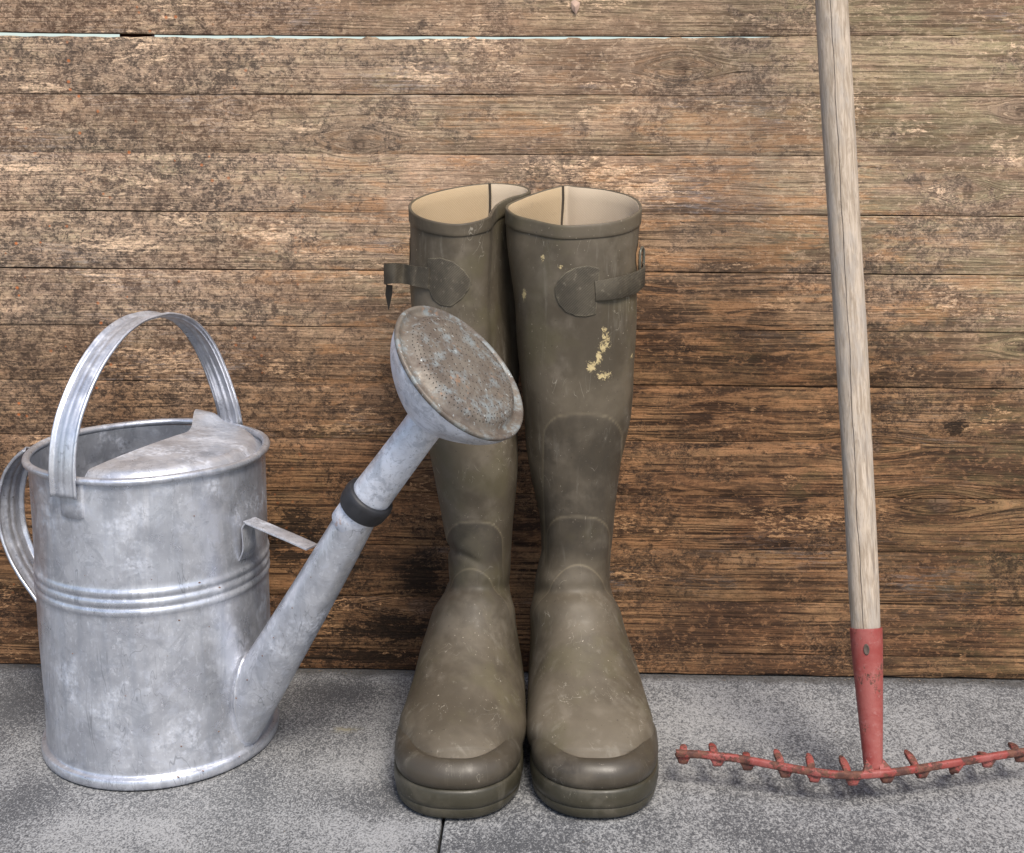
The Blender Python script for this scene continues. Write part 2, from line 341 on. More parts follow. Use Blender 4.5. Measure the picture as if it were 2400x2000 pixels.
def mat_rubber(name, base, lite, rough=.5, spec=.4):
    n = N(name); P = n.pos(); x, y, z = n.xyz(P)
    a = n.noise(P, 13., 4., .6, .4); b = n.noise(P, 55., 5., .65, .3)
    col = n.mix(n.ramp(a, .35, .66), base, lite)
    dust = n.mul(n.ramp(n.noise(n.addv(P, (3., 8., 1.)), 20., 4., .65), .47, .68), n.ramp(b, .35, .62))
    col = n.mix(n.mul(dust, .36), col, (.225, .19, .145))
    oliv = n.ramp(n.noise(n.addv(P, (8., 1., 6.)), 16., 3., .6), .5, .66)
    col = n.mix(n.mul(oliv, .5), col, (.105, .09, .05))
    stv = n.noise(n.scalev(P, (75., 75., 12.)), 1., 4., .65, .4)
    col = n.mix(n.ramp(stv, .58, .72, 0., .32), col, (.24, .215, .17))
    # scratches and dust specks
    sc = n.M('ABSOLUTE', n.sub(n.noise(n.scalev(P, (55., 55., 17.)), 1., 2., .5, 1.6), .5))
    scr = n.mul(n.ramp(sc, 0., .006, 1., 0.), n.ramp(n.noise(P, 38., 2.), .56, .64))
    col = n.mix(n.mul(scr, .6), col, (.40, .36, .29))
    spk = n.ramp(n.noise(P, 420., 2., .6), .685, .74)
    col = n.mix(n.mul(n.mul(spk, n.ramp(n.noise(P, 24., 2.), .4, .6)), .7), col, (.46, .40, .31))
    dk = n.ramp(n.noise(n.addv(P, (1., 1., 3.)), 300., 2., .6), .70, .75)
    col = n.mix(n.mul(dk, .5), col, (.03, .025, .02))
    e = n.attr('edge'); pch = n.attr('patch')
    col = n.mix(n.mul(pch, n.ramp(b, .3, .65, .7, .35)), col, (.036, .031, .026))
    col = n.mix(n.mul(e, n.ramp(b, .3, .6, .35, .8)), col, (.33, .27, .17))
    rg = n.add(n.ramp(b, .3, .7, rough-.07, rough+.1), n.mul(dust, .22))
    return n, P, col, rg, b

def mat_boot(name, splash=True, **kw):
    n, P, col, rg, b = mat_rubber(name, (.070, .056, .038), (.126, .103, .072), **kw)
    x, y, z = n.xyz(P)
    if splash:      # dried yellow spatter on the shaft of the right boot
        m = None
        for (a, c, rx, rz) in ((1240, 678, .0036, .0035), (1243, 700, .0048, .010), (1228, 733, .0042, .009), (1213, 752, .0055, .007), (1236, 716, .0046, .008), (1238, 772, .008, .005), (1112, 530, .0022, .004), (1150, 547, .003, .002), (1074, 610, .0028, .006), (1300, 742, .002, .003)):
            p = on_y(a, c, -.172); g = n.gauss(x, z, float(p[0]), float(p[2]), rx, rz)
            m = g if m is None else n.mx(m, g)
        q = n.noise(P, 330., 5., .8, .6)
        k = n.ramp(n.add(m, n.mul(n.sub(q, .5), 3.4)), .62, .95)
        k = n.mul(k, n.mul(n.ramp(m, .08, .3), n.ramp(y, -.11, -.13)))
        col = n.mix(n.mul(k, .93), col, n.mix(q, (.50, .36, .15), (.62, .52, .30)))
        rg = n.add(rg, n.mul(k, .3))
        hgt = n.add(n.mul(b, .5), n.mul(k, 1.4))
    else: hgt = n.mul(b, .5)
    hgt = n.add(hgt, n.mul(n.noise(P, 9., 2.), 2.5))
    return n.out(col, rg, normal=n.bump(hgt, .35, .001), spec=.32)
def mat_simple_rubber(name, base, lite, **kw):
    n, P, col, rg, b = mat_rubber(name, base, lite, **kw); col = n.mix(.45, col, tuple((p_+q_)/2 for p_, q_ in zip(base, lite)))
    return n.out(col, rg, normal=n.bump(b, .3, .0008), spec=.45)
def mat_webbing():
    n = N('rubber_webbing'); P = n.pos(); x, y, z = n.xyz(P)
    wv = n.M('SINE', n.mul(n.add(n.mul(z, 1.), n.mul(x, .55)), 4600.))
    wv2 = n.M('SINE', n.mul(n.sub(z, n.mul(x, 2.)), 2600.))
    a = n.noise(P, 60., 4., .65)
    col = n.mix(n.ramp(a, .35, .65), (.046, .038, .027), (.080, .067, .047))
    col = n.mix(n.ramp(n.mul(wv, n.ramp(wv2, -1., 1., .7, 1.)), -.2, .9, 0., .3), col, (.15, .13, .095))
    col = n.mix(n.ramp(n.noise(P, 240., 3., .7), .6, .72, 0., .35), col, (.28, .245, .18))
    col = n.mix(n.mul(n.attr('edge'), n.ramp(a, .35, .65, .1, .7)), col, (.22, .19, .13))
    return n.out(col, .7, normal=n.bump(n.add(n.mul(wv, .5), a), .45, .0007), spec=.3)
def mat_lining():
    n = N('canvas_lining'); P = n.pos(); x, y, z = n.xyz(P)
    wv = n.mul(n.M('SINE', n.mul(x, 4200.)), n.M('SINE', n.mul(z, 4200.)))
    a = n.noise(P, 22., 4., .6); side = n.attr('ochre')
    col = n.mix(a, (.54, .43, .31), (.61, .51, .39)); col = n.mix(side, col, n.mix(a, (.47, .345, .205), (.53, .41, .27)))
    col = n.mix(n.ramp(wv, .2, 1., 0., .3), col, (.30, .23, .14))
    col = n.mix(n.ramp(n.noise(P, 90., 3., .7), .6, .75, 0., .4), col, (.33, .26, .17))
    return n.out(col, .95, normal=n.bump(wv, .5, .0006), spec=.1)
def mat_wood_handle():
    n = N('grey_ash_handle'); Q = n.obj()
    V = n.scalev(Q, (1., 1., .10))
    a = n.noise(V, 330., 5., .7, .8); b = n.noise(n.scalev(Q, (1., 1., .35)), 60., 5., .7); c = n.noise(V, 700., 3., .6)
    col = n.mix(n.ramp(a, .35, .65), (.31, .245, .18), (.52, .43, .34))
    col = n.mix(n.ramp(b, .42, .66, 0., .6), col, (.36, .325, .29))
    col = n.mix(n.ramp(n.noise(n.addv(V, (3., 3., 3.)), 120., 4., .7), .57, .68, 0., .6), col, (.185, .145, .11))
    col = n.mix(n.ramp(c, .60, .72, 0., .5), col, (.14, .11, .09))
    x, y, z = n.xyz(Q)
    wob = n.mul(n.sub(n.noise(n.comb(0., 0., z), 14., 3.), .5), .006)
    dcr = n.M('ABSOLUTE', n.sub(n.sub(x, -.0042), wob))
    crk = n.mul(n.ramp(dcr, .0001, .0005, 1., 0.), n.mul(n.ramp(z, -.12, .04), n.M('LESS_THAN', y, 0.)))
    col = n.mix(n.mul(crk, .85), col, (.055, .042, .035))
    return n.out(col, .8, normal=n.bump(n.add(n.add(a, n.mul(c, .5)), n.mul(crk, -2.)), .5, .0008), spec=.2)
def mat_red():
    n = N('worn_red_paint'); P = n.pos()
    a = n.noise(P, 38., 4., .65, .4); b = n.noise(P, 150., 4., .7)
    col = n.mix(n.ramp(a, .35, .65), (.25, .045, .037), (.30, .088, .075))
    col = n.mix(n.ramp(b, .55, .7, 0., .5), col, (.36, .16, .145))
    rust = n.mul(n.ramp(n.noise(n.addv(P, (2., 6., 1.)), 55., 5., .75), n.sub(n.attr('wear'), .02), n.add(n.attr('wear'), .05)), .9)
    col = n.mix(rust, col, n.mix(n.ramp(b, .4, .62), (.060, .032, .024), (.150, .070, .045)))
    return n.out(col, n.add(n.ramp(b, .3, .7, .42, .6), n.mul(rust, .3)), normal=n.bump(n.add(b, n.mul(rust, -.8)), .45, .0009), spec=.4)
def plain(name, col, rough=.7, metal=0., bump=.3, var=.25, scale=60.):
    n = N(name); P = n.pos(); a = n.noise(P, scale, 4., .65)
    c = n.mix(n.ramp(a, .3, .7), tuple(v*(1-var) for v in col), tuple(v*(1+var) for v in col))
    return n.out(c, n.ramp(a, .3, .7, rough-.06, rough+.08), metal, n.bump(a, bump, .001))

M_PLANK = mat_plank(); M_STONE = mat_stone(); M_ZINC = mat_zinc(); M_PALE = mat_zinc('oxidised_zinc', pale=1., pits=.4)
M_ZCOV = mat_zinc('weathered_zinc', pale=.35); M_ZIN = mat_zinc('dull_zinc_inside', dark=.3)
M_FACE = mat_rose_face(); M_RING = plain('black_rubber_ring', (.020, .020, .023), .5, 0., .3, .35)
M_HOLE = plain('hole_dark', (.012, .010, .008), .9)
M_BOOT = mat_boot('olive_rubber', True, rough=.50); M_GUARD = mat_simple_rubber('dark_rubber_guard', (.044, .035, .024), (.066, .054, .038), rough=.43)
M_SOLE = mat_simple_rubber('olive_sole_rubber', (.036, .032, .020), (.050, .044, .029), rough=.40)
M_WEB = mat_webbing(); M_LIN = mat_lining(); M_HANDLE = mat_wood_handle(); M_RED = mat_red()
M_SEAM = plain('seam_tape', (.05, .038, .025), .9); M_TAN = plain('tan_badge', (.45, .25, .11), .6)
M_STEEL = plain('dull_buckle', (.16, .16, .13), .5, .5)
M_DARK = plain('dark_backing', (.03, .022, .016), .95); M_EARTH = plain('earth', (.10, .085, .065), .95, 0., .6, .3, 9.)
M_BIT = plain('plant_bit', (.16, .075, .035), .85); M_RUSTW = plain('dry_leaf', (.42, .29, .22), .85)
M_WEBF = plain('cobweb', (.55, .55, .55), .9)

# ------------------------------------------------------------------ setting: ground, paving, plank wall
g = MB(); g.grid([[(-60, -60, -.06), (60, -60, -.06)], [(-60, 60, -.06), (60, 60, -.06)]], flip=True)
tag(g.obj('ground', M_EARTH, smooth=False), kind='structure')
def slab_grid(x0, x1, y0, y1, zt, zb, r=.0025):
    m = MB(); v = []
    for z, i in ((zb, 0.), (zt-r, 0.), (zt-r*.3, r*.3), (zt, r)):
        v.append([(x0+i, y0+i, z), (x1-i, y0+i, z), (x1-i, y1-i, z), (x0+i, y1-i, z)])
    m.grid(v, close_v=True, cap1=True); return m
pv = MB(); pv.grid([[(-2.2, -2.6, -.045), (2.2, -2.6, -.045)], [(-2.2, .12, -.045), (2.2, .12, -.045)]], flip=True)
pave = tag(pv.obj('pavement', M_EARTH, smooth=False), kind='structure')
jx = -.0865
for k, (x0, x1) in enumerate(((jx-.62, jx-.0016), (jx+.0006, jx+.63), (jx-1.25, jx-.6232), (jx+.6325, jx+1.26))):
    for j, (y0, y1) in enumerate(((-.62, .10), (-1.25, -.623), (-1.9, -1.253))):
        m = slab_grid(x0, x1, y0, y1, (0., -.0006, -.001, -.0003)[k], -.04)
        mesh_obj('paving_slab', m.v, m.f, M_STONE, pave, smooth=False)

wall = tag(empty('plank_wall', (0, .01, 0)), 'weathered brown and grey horizontal plank wall behind the boots', 'wall')
edges = [.76, .706, .6505, .5940, .5371, .4803, .4232, .3660, .3092, .2518, .1950, .1380, .0820, .0243, .0012]
gaps = [.0004, .0005, .0005, .0002, .0002, .0003, .0008, .0002, .0002, .0009, .0002, .0002, .0004, .0003]
def plank(z0, z1, i):
    """one board with softly rounded, slightly wandering edges"""
    m = MB(); nx = 1100 if i in (1, 2) else 110; X = np.linspace(-1.5, 1.5, nx); rnd = np.random.RandomState(40+i)
    ph = rnd.rand(6)*6.28
    lo = z0+.0003*np.sin(X*9+ph[0])+.0002*np.sin(X*41+ph[1]); hi = z1+.0003*np.sin(X*8+ph[2])+.0002*np.sin(X*37+ph[3])
    cv = .0125*np.clip(X+.045, -.6, .6)**2-.0018
    if i == 1: lo = lo+cv+.0001
    if i == 2: hi = hi+cv-np.maximum(.0030*np.clip((.22-X)/.6, 0, 1)**.7+.0002+.0003*np.sin(X*70)+.0003*np.sin(X*233+2)-.0024*np.clip(np.sin(X*97)*np.sin(X*31+1)+.1*np.sin(X*611)-.72, 0, 1)*4*sm(-.45, -.1, X), .0001)       # the open slot narrows to the right
    if i == 5: lo = lo+.0004
    if i == 4: lo = lo+.0003
    if i == 7: lo = lo+.0008*sm(-.1, .3, X)
    if i == 12: lo = lo + .0
    yo = rnd.uniform(-.0006, .0006); cup = rnd.uniform(-.0006, .0006)
    G = []
    for k in range(nx):
        a, b = lo[k], hi[k]; r = (.0003, .0005, .0005, .0003, .0003, .0003, .0006, .0003, .0003, .0006, .0003, .0003, .0004, .0003, .0004)[min(i, 14)]; x = X[k]; yw = yo+.0004*math.sin(x*5+ph[4])
        row = [(x, yw+.018, a), (x, yw+r, a), (x, yw+r*.3, a+r*.3), (x, yw, a+r)]
        for t in (.25, .5, .75): row.append((x, yw+cup*math.sin(t*math.pi), a+r+(b-a-2*r)*t))
        row += [(x, yw, b-r), (x, yw+r*.3, b-r*.3), (x, yw+r, b), (x, yw+.018, b)]
        G.append(row)
    m.grid(G, cap0=False)
    if i == len(edges)-2:    # foot of the lowest board is a little ragged
        m.v = [(x, y, z + (.0006*math.sin(x*60)+.0005*math.sin(x*151) if z < .005 else 0)) for x, y, z in m.v]
    mesh_obj('plank', m.v, m.f, M_PLANK, wall, smooth=True, angle=70)
for i in range(len(edges)-1):
    top = edges[i]-gaps[i]/2; bot = edges[i+1]+gaps[i]/2
    plank(bot, top, i)
for k in range(15): plank(.7604+.0565*k, .7604+.0565*(k+1)-.0005, 20+k)
def box(name, x0, x1, y0, y1, z0, z1, mat, parent):
    v = [(x, y, z) for z in (z0, z1) for y in (y0, y1) for x in (x0, x1)]
    f = [(0, 2, 3, 1), (4, 5, 7, 6), (0, 1, 5, 4), (2, 6, 7, 3), (0, 4, 6, 2), (1, 3, 7, 5)]
    return mesh_obj(name, v, f, mat, parent, smooth=False)
box('added_backing_board', -1.5, 1.5, .0215, .03, .0, .638, M_DARK, wall)  # added dark sheets behind the boards keep the thin joints dark
box('added_backing_board', -1.5, 1.5, .0215, .03, .664, 1.6, M_DARK, wall)
for xx in (-.93, .62): box('backing_batten', xx, xx+.05, .0305, .06, 0., 1.6, M_DARK, wall)
a = on_y(248, 69, .035); b = on_y(314, 69, .035)
box('backing_batten', float(a[0]), float(b[0]), .0305, .04, .60, .70, plain('dark_red_batten', (.12, .02, .015)), wall)

# ------------------------------------------------------------------ watering can
CX, CY = -.3655, -.163
can = tag(empty('watering_can', (CX, CY, 0)), 'galvanized grey metal watering can with hoop handle and long spout', 'watering can')
def can_part(mb, name, mat, parent=None, angle=None): return mb.obj(name, mat, parent or can, True, angle)
RX, RY = .1030, .1195
NT = 128
TH = np.linspace(0, 2*np.pi, NT, endpoint=False)
ZR = .276
def oval(off, z, th=TH, dz=None):
    zz = np.full(len(th), float(z)) if dz is None else z+dz
    return np.stack([CX+(RX+off)*np.cos(th), CY+(RY+off)*np.sin(th), zz], 1)
# body: profile of (offset, height), with the three swaged ribs and the rolled foot
prof = [(.0005, .004), (.0030, .0012), (.0046, .002), (.0050, .0055), (.0048, .0095), (.0036, .0108), (.0012, .0112), (.0002, .0125), (-.0004, .0135), (.0004, .0165)]
for z in np.linspace(.022, .152, 14): prof.append((0, z))
def rib(z0, h=.0075, a=.0022): return [(a*math.sin(math.pi*t)**.8, z0+h*t) for t in np.linspace(.08, .92, 7)]
for zc in (.1575, .1660, .1745): prof.append((-.0003, zc-.0006)); prof += rib(zc, .0072, .0014)
prof.append((-.0003, .1830))
for z in np.linspace(.187, ZR-.003, 12): prof.append((0, z))
m = MB(); G = [oval(o, z) for o, z in prof]
G = np.array(G)
for r in G:                                         # hand-made: slight dents
    th = np.arctan2(r[:, 1]-CY, r[:, 0]-CX); z = r[:, 2]
    d = .0005*np.sin(3*th+z*25)+.0002*np.sin(7*th-z*40)+.0006*np.exp(-((th+1.25)/.16)**2-((z-.09)/.06)**2)-.0005*np.exp(-((th+.75)/.1)**2-((z-.07)/.07)**2)
    d = d*sm(.015, .04, z)*sm(ZR, ZR-.03, z)
    r[:, 0] += d*np.cos(th); r[:, 1] += d*np.sin(th)
m.grid(G, close_v=True)
can_part(m, 'body', M_ZINC)
m = MB(); m.grid([oval(-.0012, z) for z in np.linspace(ZR-.003, .02, 12)]+[oval(-.03, .012), oval(-.08, .011)], close_v=True, cap1=True, flip=False)
can_part(m, 'inner_wall', M_ZIN)
m = MB()
a = np.linspace(0, 2*np.pi, 12, endpoint=False)
m.grid([[tuple(p) for p in oval(.0012+.0036*np.cos(t), ZR+.0034*np.sin(t), dz=.0005*np.sin(5*TH))] for t in a], close_u=True, close_v=True)
can_part(m, 'rim', M_ZINC)
# azimuths of hoop handle and spout
HAZ = math.radians(70); SAZ = math.radians(-27)
hu = np.array([math.cos(HAZ), math.sin(HAZ), 0]); su = np.array([math.cos(SAZ), math.sin(SAZ), 0])
hp = np.array([math.sin(HAZ), -math.cos(HAZ), 0])          # towards the spout side
ctr = np.array([CX, CY, 0])
def oval_r(az, off=0.): c, s = math.cos(az), math.sin(az); return 1/math.sqrt((c/(RX+off))**2+(s/(RY+off))**2)
# half cover: domed sheet over the spout side
TIPD = .030
def cover(z_add, name, mat, flip=False):
    m = MB(); G = []
    NU, NV = 56, 30
    for i in range(NU):
        row = []
        ang = HAZ+np.pi + np.pi*i/(NU-1)                      # from the front foot round the spout side to the back foot
        rim = ctr+np.array([(RX-.001)*math.cos(ang), (RY-.001)*math.sin(ang), 0])
        u_r = (rim-ctr)@hu; v_r = (rim-ctr)@hp
        for j in range(NV):
            t = j/(NV-1)
            uf = u_r/oval_r(HAZ)
            bow = .014+.004*(1-uf**2)-TIPD*float(sm(.25, .9, uf))                      # concave free edge
            u = u_r; v = v_r*(1-t) + min(bow, v_r)*t; p0_ = ctr+hu*u+hp*v
            rho = math.sqrt(((p0_[0]-CX)/RX)**2+((p0_[1]-CY)/RY)**2)
            h = .0095*(float(sm(.985, .87, rho)))+.006*(1-rho**2)
            h += .0065*math.exp(-((uf-.80)/.13)**2)*float(sm(.035, -.03, v))*float(sm(1.0, .93, rho))
            h += .006*float(sm(.02, .0, v))*float(sm(-.8, .6, uf))*float(sm(1.0, .9, abs(uf)))
            p = ctr+hu*u+hp*v
            row.append((p[0], p[1], ZR-.0045+h+z_add))
        G.append(row)
    m.grid(G, flip=flip); return m
m = cover(0, '', None); m2 = cover(-.0012, '', None, True); m.add(m2.v, m2.f)
can_part(m, 'half_cover', M_ZCOV)

def flute(b, th=.0014, bead=.0024, ridge=.0009, n=33):
    u = np.linspace(-b, b, n); up = []
    for x in u:
        s = abs(x)/b
        h = ridge*math.exp(-((s-.22)/.20)**2)-.0007*math.exp(-((s-.68)/.08)**2) + bead*math.exp(-((s-.9)/.13)**2)
        up.append((x, h))
    lo = [(x, h-th) for x, h in up[::-1]]
    return np.array(up+lo)
# hoop handle
HP = [(131, 1016), (128, 965), (131, 908), (141, 855), (159, 803), (181, 756), (206, 716), (236, 680), (270, 655), (300, 644), (328, 640), (360, 647), (390, 667), (417, 703), (440, 752), (457, 800), (467, 835), (473, 868)]
FZ, BZ = math.radians(72), math.radians(66)
Fp = ctr-np.array([math.cos(FZ), math.sin(FZ), 0])*(oval_r(FZ)+.0068); Bp = ctr+np.array([math.cos(BZ), math.sin(BZ), 0])*(oval_r(BZ)+.0068)
HZ2 = math.atan2(Bp[1]-Fp[1], Bp[0]-Fp[0])
pts = [on_plane(a, b, Fp, HZ2) for a, b in HP]
pts = spline(pts, 90)
off = np.array([0, 0, -.002])
mm_ = MB(); Wd = np.repeat(-hp[None], len(pts), 0)
Gs = sweep(pts+off, Wd, flute(.0134)); mm_.grid(Gs, close_v=True, cap0=True, cap1=True)
can_part(mm_, 'hoop_handle', M_ZINC)
# tabs under the rim that hold the hoop
for az, dth in ((HAZ+np.pi, .115), (HAZ, .115)):
    m = MB(); G = []
    cth = math.atan2(math.sin(az)/RY, math.cos(az)/RX)
    cth = cth + (.07 if az > np.pi else 0)
    for s in (-1, -.995, -.93, -.8, -.55, -.25, .25, .55, .8, .93, .995, 1):
        dzb = .0035*(s**4)
        row = [oval(-.0002, z, np.array([cth+s*dth]))[0] if k in (0,) else oval(.0021 if abs(s) < .99 else -.0002, z, np.array([cth+s*dth]))[0]
               for k, z in enumerate((ZR-.034+dzb-.0004, ZR-.0335+dzb, ZR-.02, ZR-.005, ZR+.001))]
        G.append(row)
    m.grid(G, flip=False); can_part(m, 'handle_tab', M_ZINC)
# rear grip
RP = [(62, 915), (40, 934), (18, 970), (8, 1020), (12, 1080), (28, 1130), (50, 1172), (78, 1212), (98, 1240)]
ctr_b = ctr
pts = spline([on_plane(a+12, b, ctr, SAZ) for a, b in RP], 70)
Wd = np.repeat(np.array([[math.cos(SAZ+np.pi/2), math.sin(SAZ+np.pi/2), 0]]), len(pts), 0)
m = MB(); m.grid(sweep(pts, Wd, flute(.0170, ridge=.0016, bead=.0032)), close_v=True, cap0=True, cap1=True)
can_part(m, 'rear_handle', M_ZINC)
# spout
SPL = [(470, 1500), (515, 1430), (562, 1352), (609, 1274), (656, 1194), (703, 1112), (740, 1048)]
sp = spline([on_plane(a, b, ctr, SAZ) for a, b in SPL], 40)
t = np.linspace(0, 1, 40); rad = .0262*(1-t)+.0158*t
m = MB(); m.grid(tube(sp, rad, 48), close_v=True, cap1=True)
can_part(m, 'spout', M_ZINC)
# raised soldered lip where the spout enters the body
def spout_frame(i): return sp[i]
m = MB(); lip = []
Tn = nrm(np.gradient(sp, axis=0)); dmain = Tn[8]
sw = nrm(np.cross(dmain, np.array([0, 0, 1.]))); upv = np.cross(sw, dmain)
for a_ in np.linspace(0, 2*np.pi, 72, endpoint=False):
    # march along the spout wall until it leaves the body
    best = None
    for i in range(40):
        p = sp[i]+rad[i]*1.01*(math.cos(a_)*sw+math.sin(a_)*upv)
        if ((p[0]-CX)/(RX+.0008))**2+((p[1]-CY)/(RY+.0008))**2 >= 1: best = p; break
    if best is None: best = p
    lip.append(best)
lip = np.array(lip)
for _ in range(3): lip = (np.roll(lip, 1, 0)+lip*2+np.roll(lip, -1, 0))/4
secs = []
for i in range(72):
    T_ = nrm(lip[(i+1) % 72]-lip[i-1]); u_ = nrm(np.cross(T_, dmain)); v_ = np.cross(T_, u_)
    lr_ = .0003+.0010*float(sm(.035, .06, lip[i][2])); secs.append([lip[i]+lr_*(math.cos(b_)*u_+math.sin(b_)*v_) for b_ in np.linspace(0, 2*np.pi, 8, endpoint=False)])
m.grid(secs, close_u=True, close_v=True); can_part(m, 'spout_lip', M_ZINC)
# neck ring, stem and rose share one straight axis
A0 = on_plane(745, 1038, ctr, SAZ); A1 = on_plane(868, 874, ctr, SAZ); ax = nrm(A1-A0); LEN = np.linalg.norm(A1-A0)
def lathe(profile, n=64):
    P = [A0+ax*s for s, r in profile]; up = nrm(np.cross(ax, [0, 1, 0.])); vv = np.cross(ax, up)
    a = np.linspace(0, 2*np.pi, n, endpoint=False)
    return np.array([[A0+ax*s+r*(math.cos(b)*up+math.sin(b)*vv) for b in a] for s, r in profile])
m = MB(); m.grid(lathe([(-.0235, .0160), (-.0225, .0172), (-.012, .0173), (.004, .0168), (.010, .0160)]), close_v=True); can_part(m, 'neck_sleeve', mat_zinc('rust_flecked_zinc', pale=1., pits=.2, rust=True))
m = MB(); m.grid(lathe([(-.004, .0160), (-.0052, .0185), (-.004, .0200), (.000, .0212), (.009, .0218), (.0125, .0210), (.0145, .0190), (.0135, .0160), (.010, .0145)]), close_v=True, cap0=False)
can_part(m, 'rubber_ring', M_RING)
m = MB(); m.grid(lathe([(.006, .0168), (.013, .0171), (.018, .0172), (.03, .0168), (LEN-.012, .0158), (LEN+.012, .0158)]), close_v=True); stem = can_part(m, 'rose_stem', M_PALE)
ctrR = on_plane(945, 768, ctr, SAZ); SR = float((ctrR-A0)@ax)
RR = .0632
AXS, AOS, LENS = ax, A0, LEN
vdir = nrm(CAMPOS-ctrR); rgt = AX[0]; upc = nrm(np.cross(vdir, rgt)); rgt = np.cross(upc, vdir)
ax = nrm(.645*rgt+.591*upc+.50*vdir)                       # the rose is set slightly off the line of the stem
ctrR = on_plane(942, 766, ctr, SAZ); join = AOS+AXS*(LENS+.006)
SR = .056; A0 = ctrR-ax*SR
m = MB(); jd = A0*0+join
def ring_at(c, d, r, n=96):
    u_ = nrm(np.cross(ax, [0, 1, 0.])); v_ = np.cross(d, u_); u_ = np.cross(v_, d)
    return np.array([c+r*(math.cos(b)*u_+math.sin(b)*v_) for b in np.linspace(0, 2*np.pi, n, endpoint=False)])
rows = []
for tt in np.linspace(0, 1, 22):
    blend_t = nrm(AXS*(1-tt)+ax*tt); cc = join*(1-tt)**1.25+ctrR*(1-(1-tt)**1.25)
    rr_ = .0155+(RR-.0155)*math.sin(min(tt*1.04, 1)*math.pi/2)**.80
    rows.append(ring_at(cc, blend_t, rr_))
m.grid(np.array(rows), close_v=True); can_part(m, 'rose_cup', M_PALE)
m = MB(); rim_ = [(SR-.0004, RR+.0012), (SR+.0012, RR+.0018), (SR+.0028, RR+.0014), (SR+.0034, RR), (SR+.003, RR-.0018), (SR+.0015, RR-.003)]
face = [(SR-.001, RR-.0004)]+rim_+[(SR+.0008, RR-.006), (SR+.0022, RR-.0090), (SR+.0066, RR-.0120), (SR+.0082, RR-.0150), (SR+.0090, RR-.0185)]
face += [(SR+.0090+.0030*(1-(r/(.0425))**2), r) for r in (.036, .028, .02, .012, .005)]
m.grid(lathe(face, 96), close_v=True, cap1=True); fobj = can_part(m, 'rose_face', M_FACE)
def face_s(r):
    pr = sorted([(r_, s_) for s_, r_ in face[7:]]); return float(np.interp(r, [p[0] for p in pr], [p[1] for p in pr]))
up = nrm(np.cross(ax, [0, 1, 0.])); vv = np.cross(ax, up)
m = MB()
for r, k in ((.0515, 86), (.0485, 80), (.0450, 74), (.0385, 64), (.0315, 56), (.0245, 40), (.0175, 26), (.0105, 14), (.004, 5)):
    for q in range(k):
        b = 2*math.pi*(q+.3*random.random())/k; rj = r+random.uniform(-.0004, .0004)
        s_ = face_s(rj); ds = (face_s(rj+.001)-face_s(rj-.001))/.002
        er = math.cos(b)*up+math.sin(b)*vv; et = -math.sin(b)*up+math.cos(b)*vv
        tn = nrm(er+ax*ds); no = nrm(ax-er*ds)
        c = A0+ax*s_+er*rj+no*.00020
        if random.random() < .10: continue
        m.add([c+random.uniform(.00042, .00060)*(math.cos(g_)*tn+math.sin(g_)*et) for g_ in np.linspace(0, 2*np.pi, 6, endpoint=False)], [tuple(range(6))])
tag(can_part(m, 'sprinkler_holes', M_HOLE), kind='stuff')
# brace between body and spout
B = [on_plane(a, b, ctr, SAZ) for a, b in ((492, 1141), (489, 1120), (489, 1090), (491, 1076), (500, 1068), (513, 1068), (560, 1088), (600, 1105), (640, 1123))]
# put the tab against the body wall
rb = oval_r(SAZ)+.0058
for k in range(4):
    B[k] = ctr+su*rb+np.array([0, 0, B[k][2]])
B[0] = ctr+su*(rb-.0048)+np.array([0, 0, B[0][2]-.001])
B[4] = ctr+su*(rb+.0035)+np.array([0, 0, B[3][2]+.005])
pts = spline(B, 60); Wd = np.repeat(np.array([[-su[1], su[0], 0]]), 60, 0)
sec = [(-.0085, .0007), (-.0078, .0011), (.0078, .0011), (.0085, .0007), (.0085, -.0005), (-.0085, -.0005)]
m = MB(); m.grid(sweep(pts, Wd, sec), close_v=True, cap0=True, cap1=True); can_part(m, 'brace', M_ZINC, angle=40)
# bits of bud scale stuck on the zinc
m = MB(); rnd = random.Random(3)
def bit(c, nn, s):
    nn = nrm(np.array(nn, float)); t1 = nrm(np.cross(nn, [.3, .2, 1.])); t2 = np.cross(nn, t1); a0 = rnd.random()*6
    ring = [c+nn*.0004+s*(math.cos(a0+q)*t1*rnd.uniform(.5, 1.1)+math.sin(a0+q)*t2*rnd.uniform(.3, .7)) for q in (0, 1.1, 2.2, 3.3, 4.4, 5.4)]
    m.add(ring+[c+nn*.0012], [(q, (q+1) % 6, 6) for q in range(6)])
for (a, b, s) in ((397, 1058, .0011), (409, 1195, .0014), (450, 1205, .0016), (368, 1272, .0012), (428, 1285, .0008), (150, 1340, .0009), (258, 1427, .0008), (371, 1530, .001), (325, 1505, .0007), (175, 1180, .0006), (310, 1188, .0008), (420, 1335, .0006), (344, 1345, .0006), (245, 1560, .0008), (448, 1500, .0012)):
    best = None
    for th in np.linspace(-np.pi, .2, 500):
        p = oval(.0004, .1, np.array([th]))[0]
        x_, y_ = to_px(p)
        p2 = on_y(a, b, p[1])
        dd = abs(p2[0]-p[0])
        if best is None or dd < best[0]: best = (dd, th, p2)
    _, th, p = best
    c = oval(.0008, p[2], np.array([th]))[0]
    bit(c, (math.cos(th), math.sin(th)*.85, 0), s)
for th, s in ((-.95, .0013), (-1.15, .0014), (-1.28, .001), (-1.9, .0008), (-.62, .001)): bit(oval(.0058, .011, np.array([th]))[0], (math.cos(th), math.sin(th), .2), s)
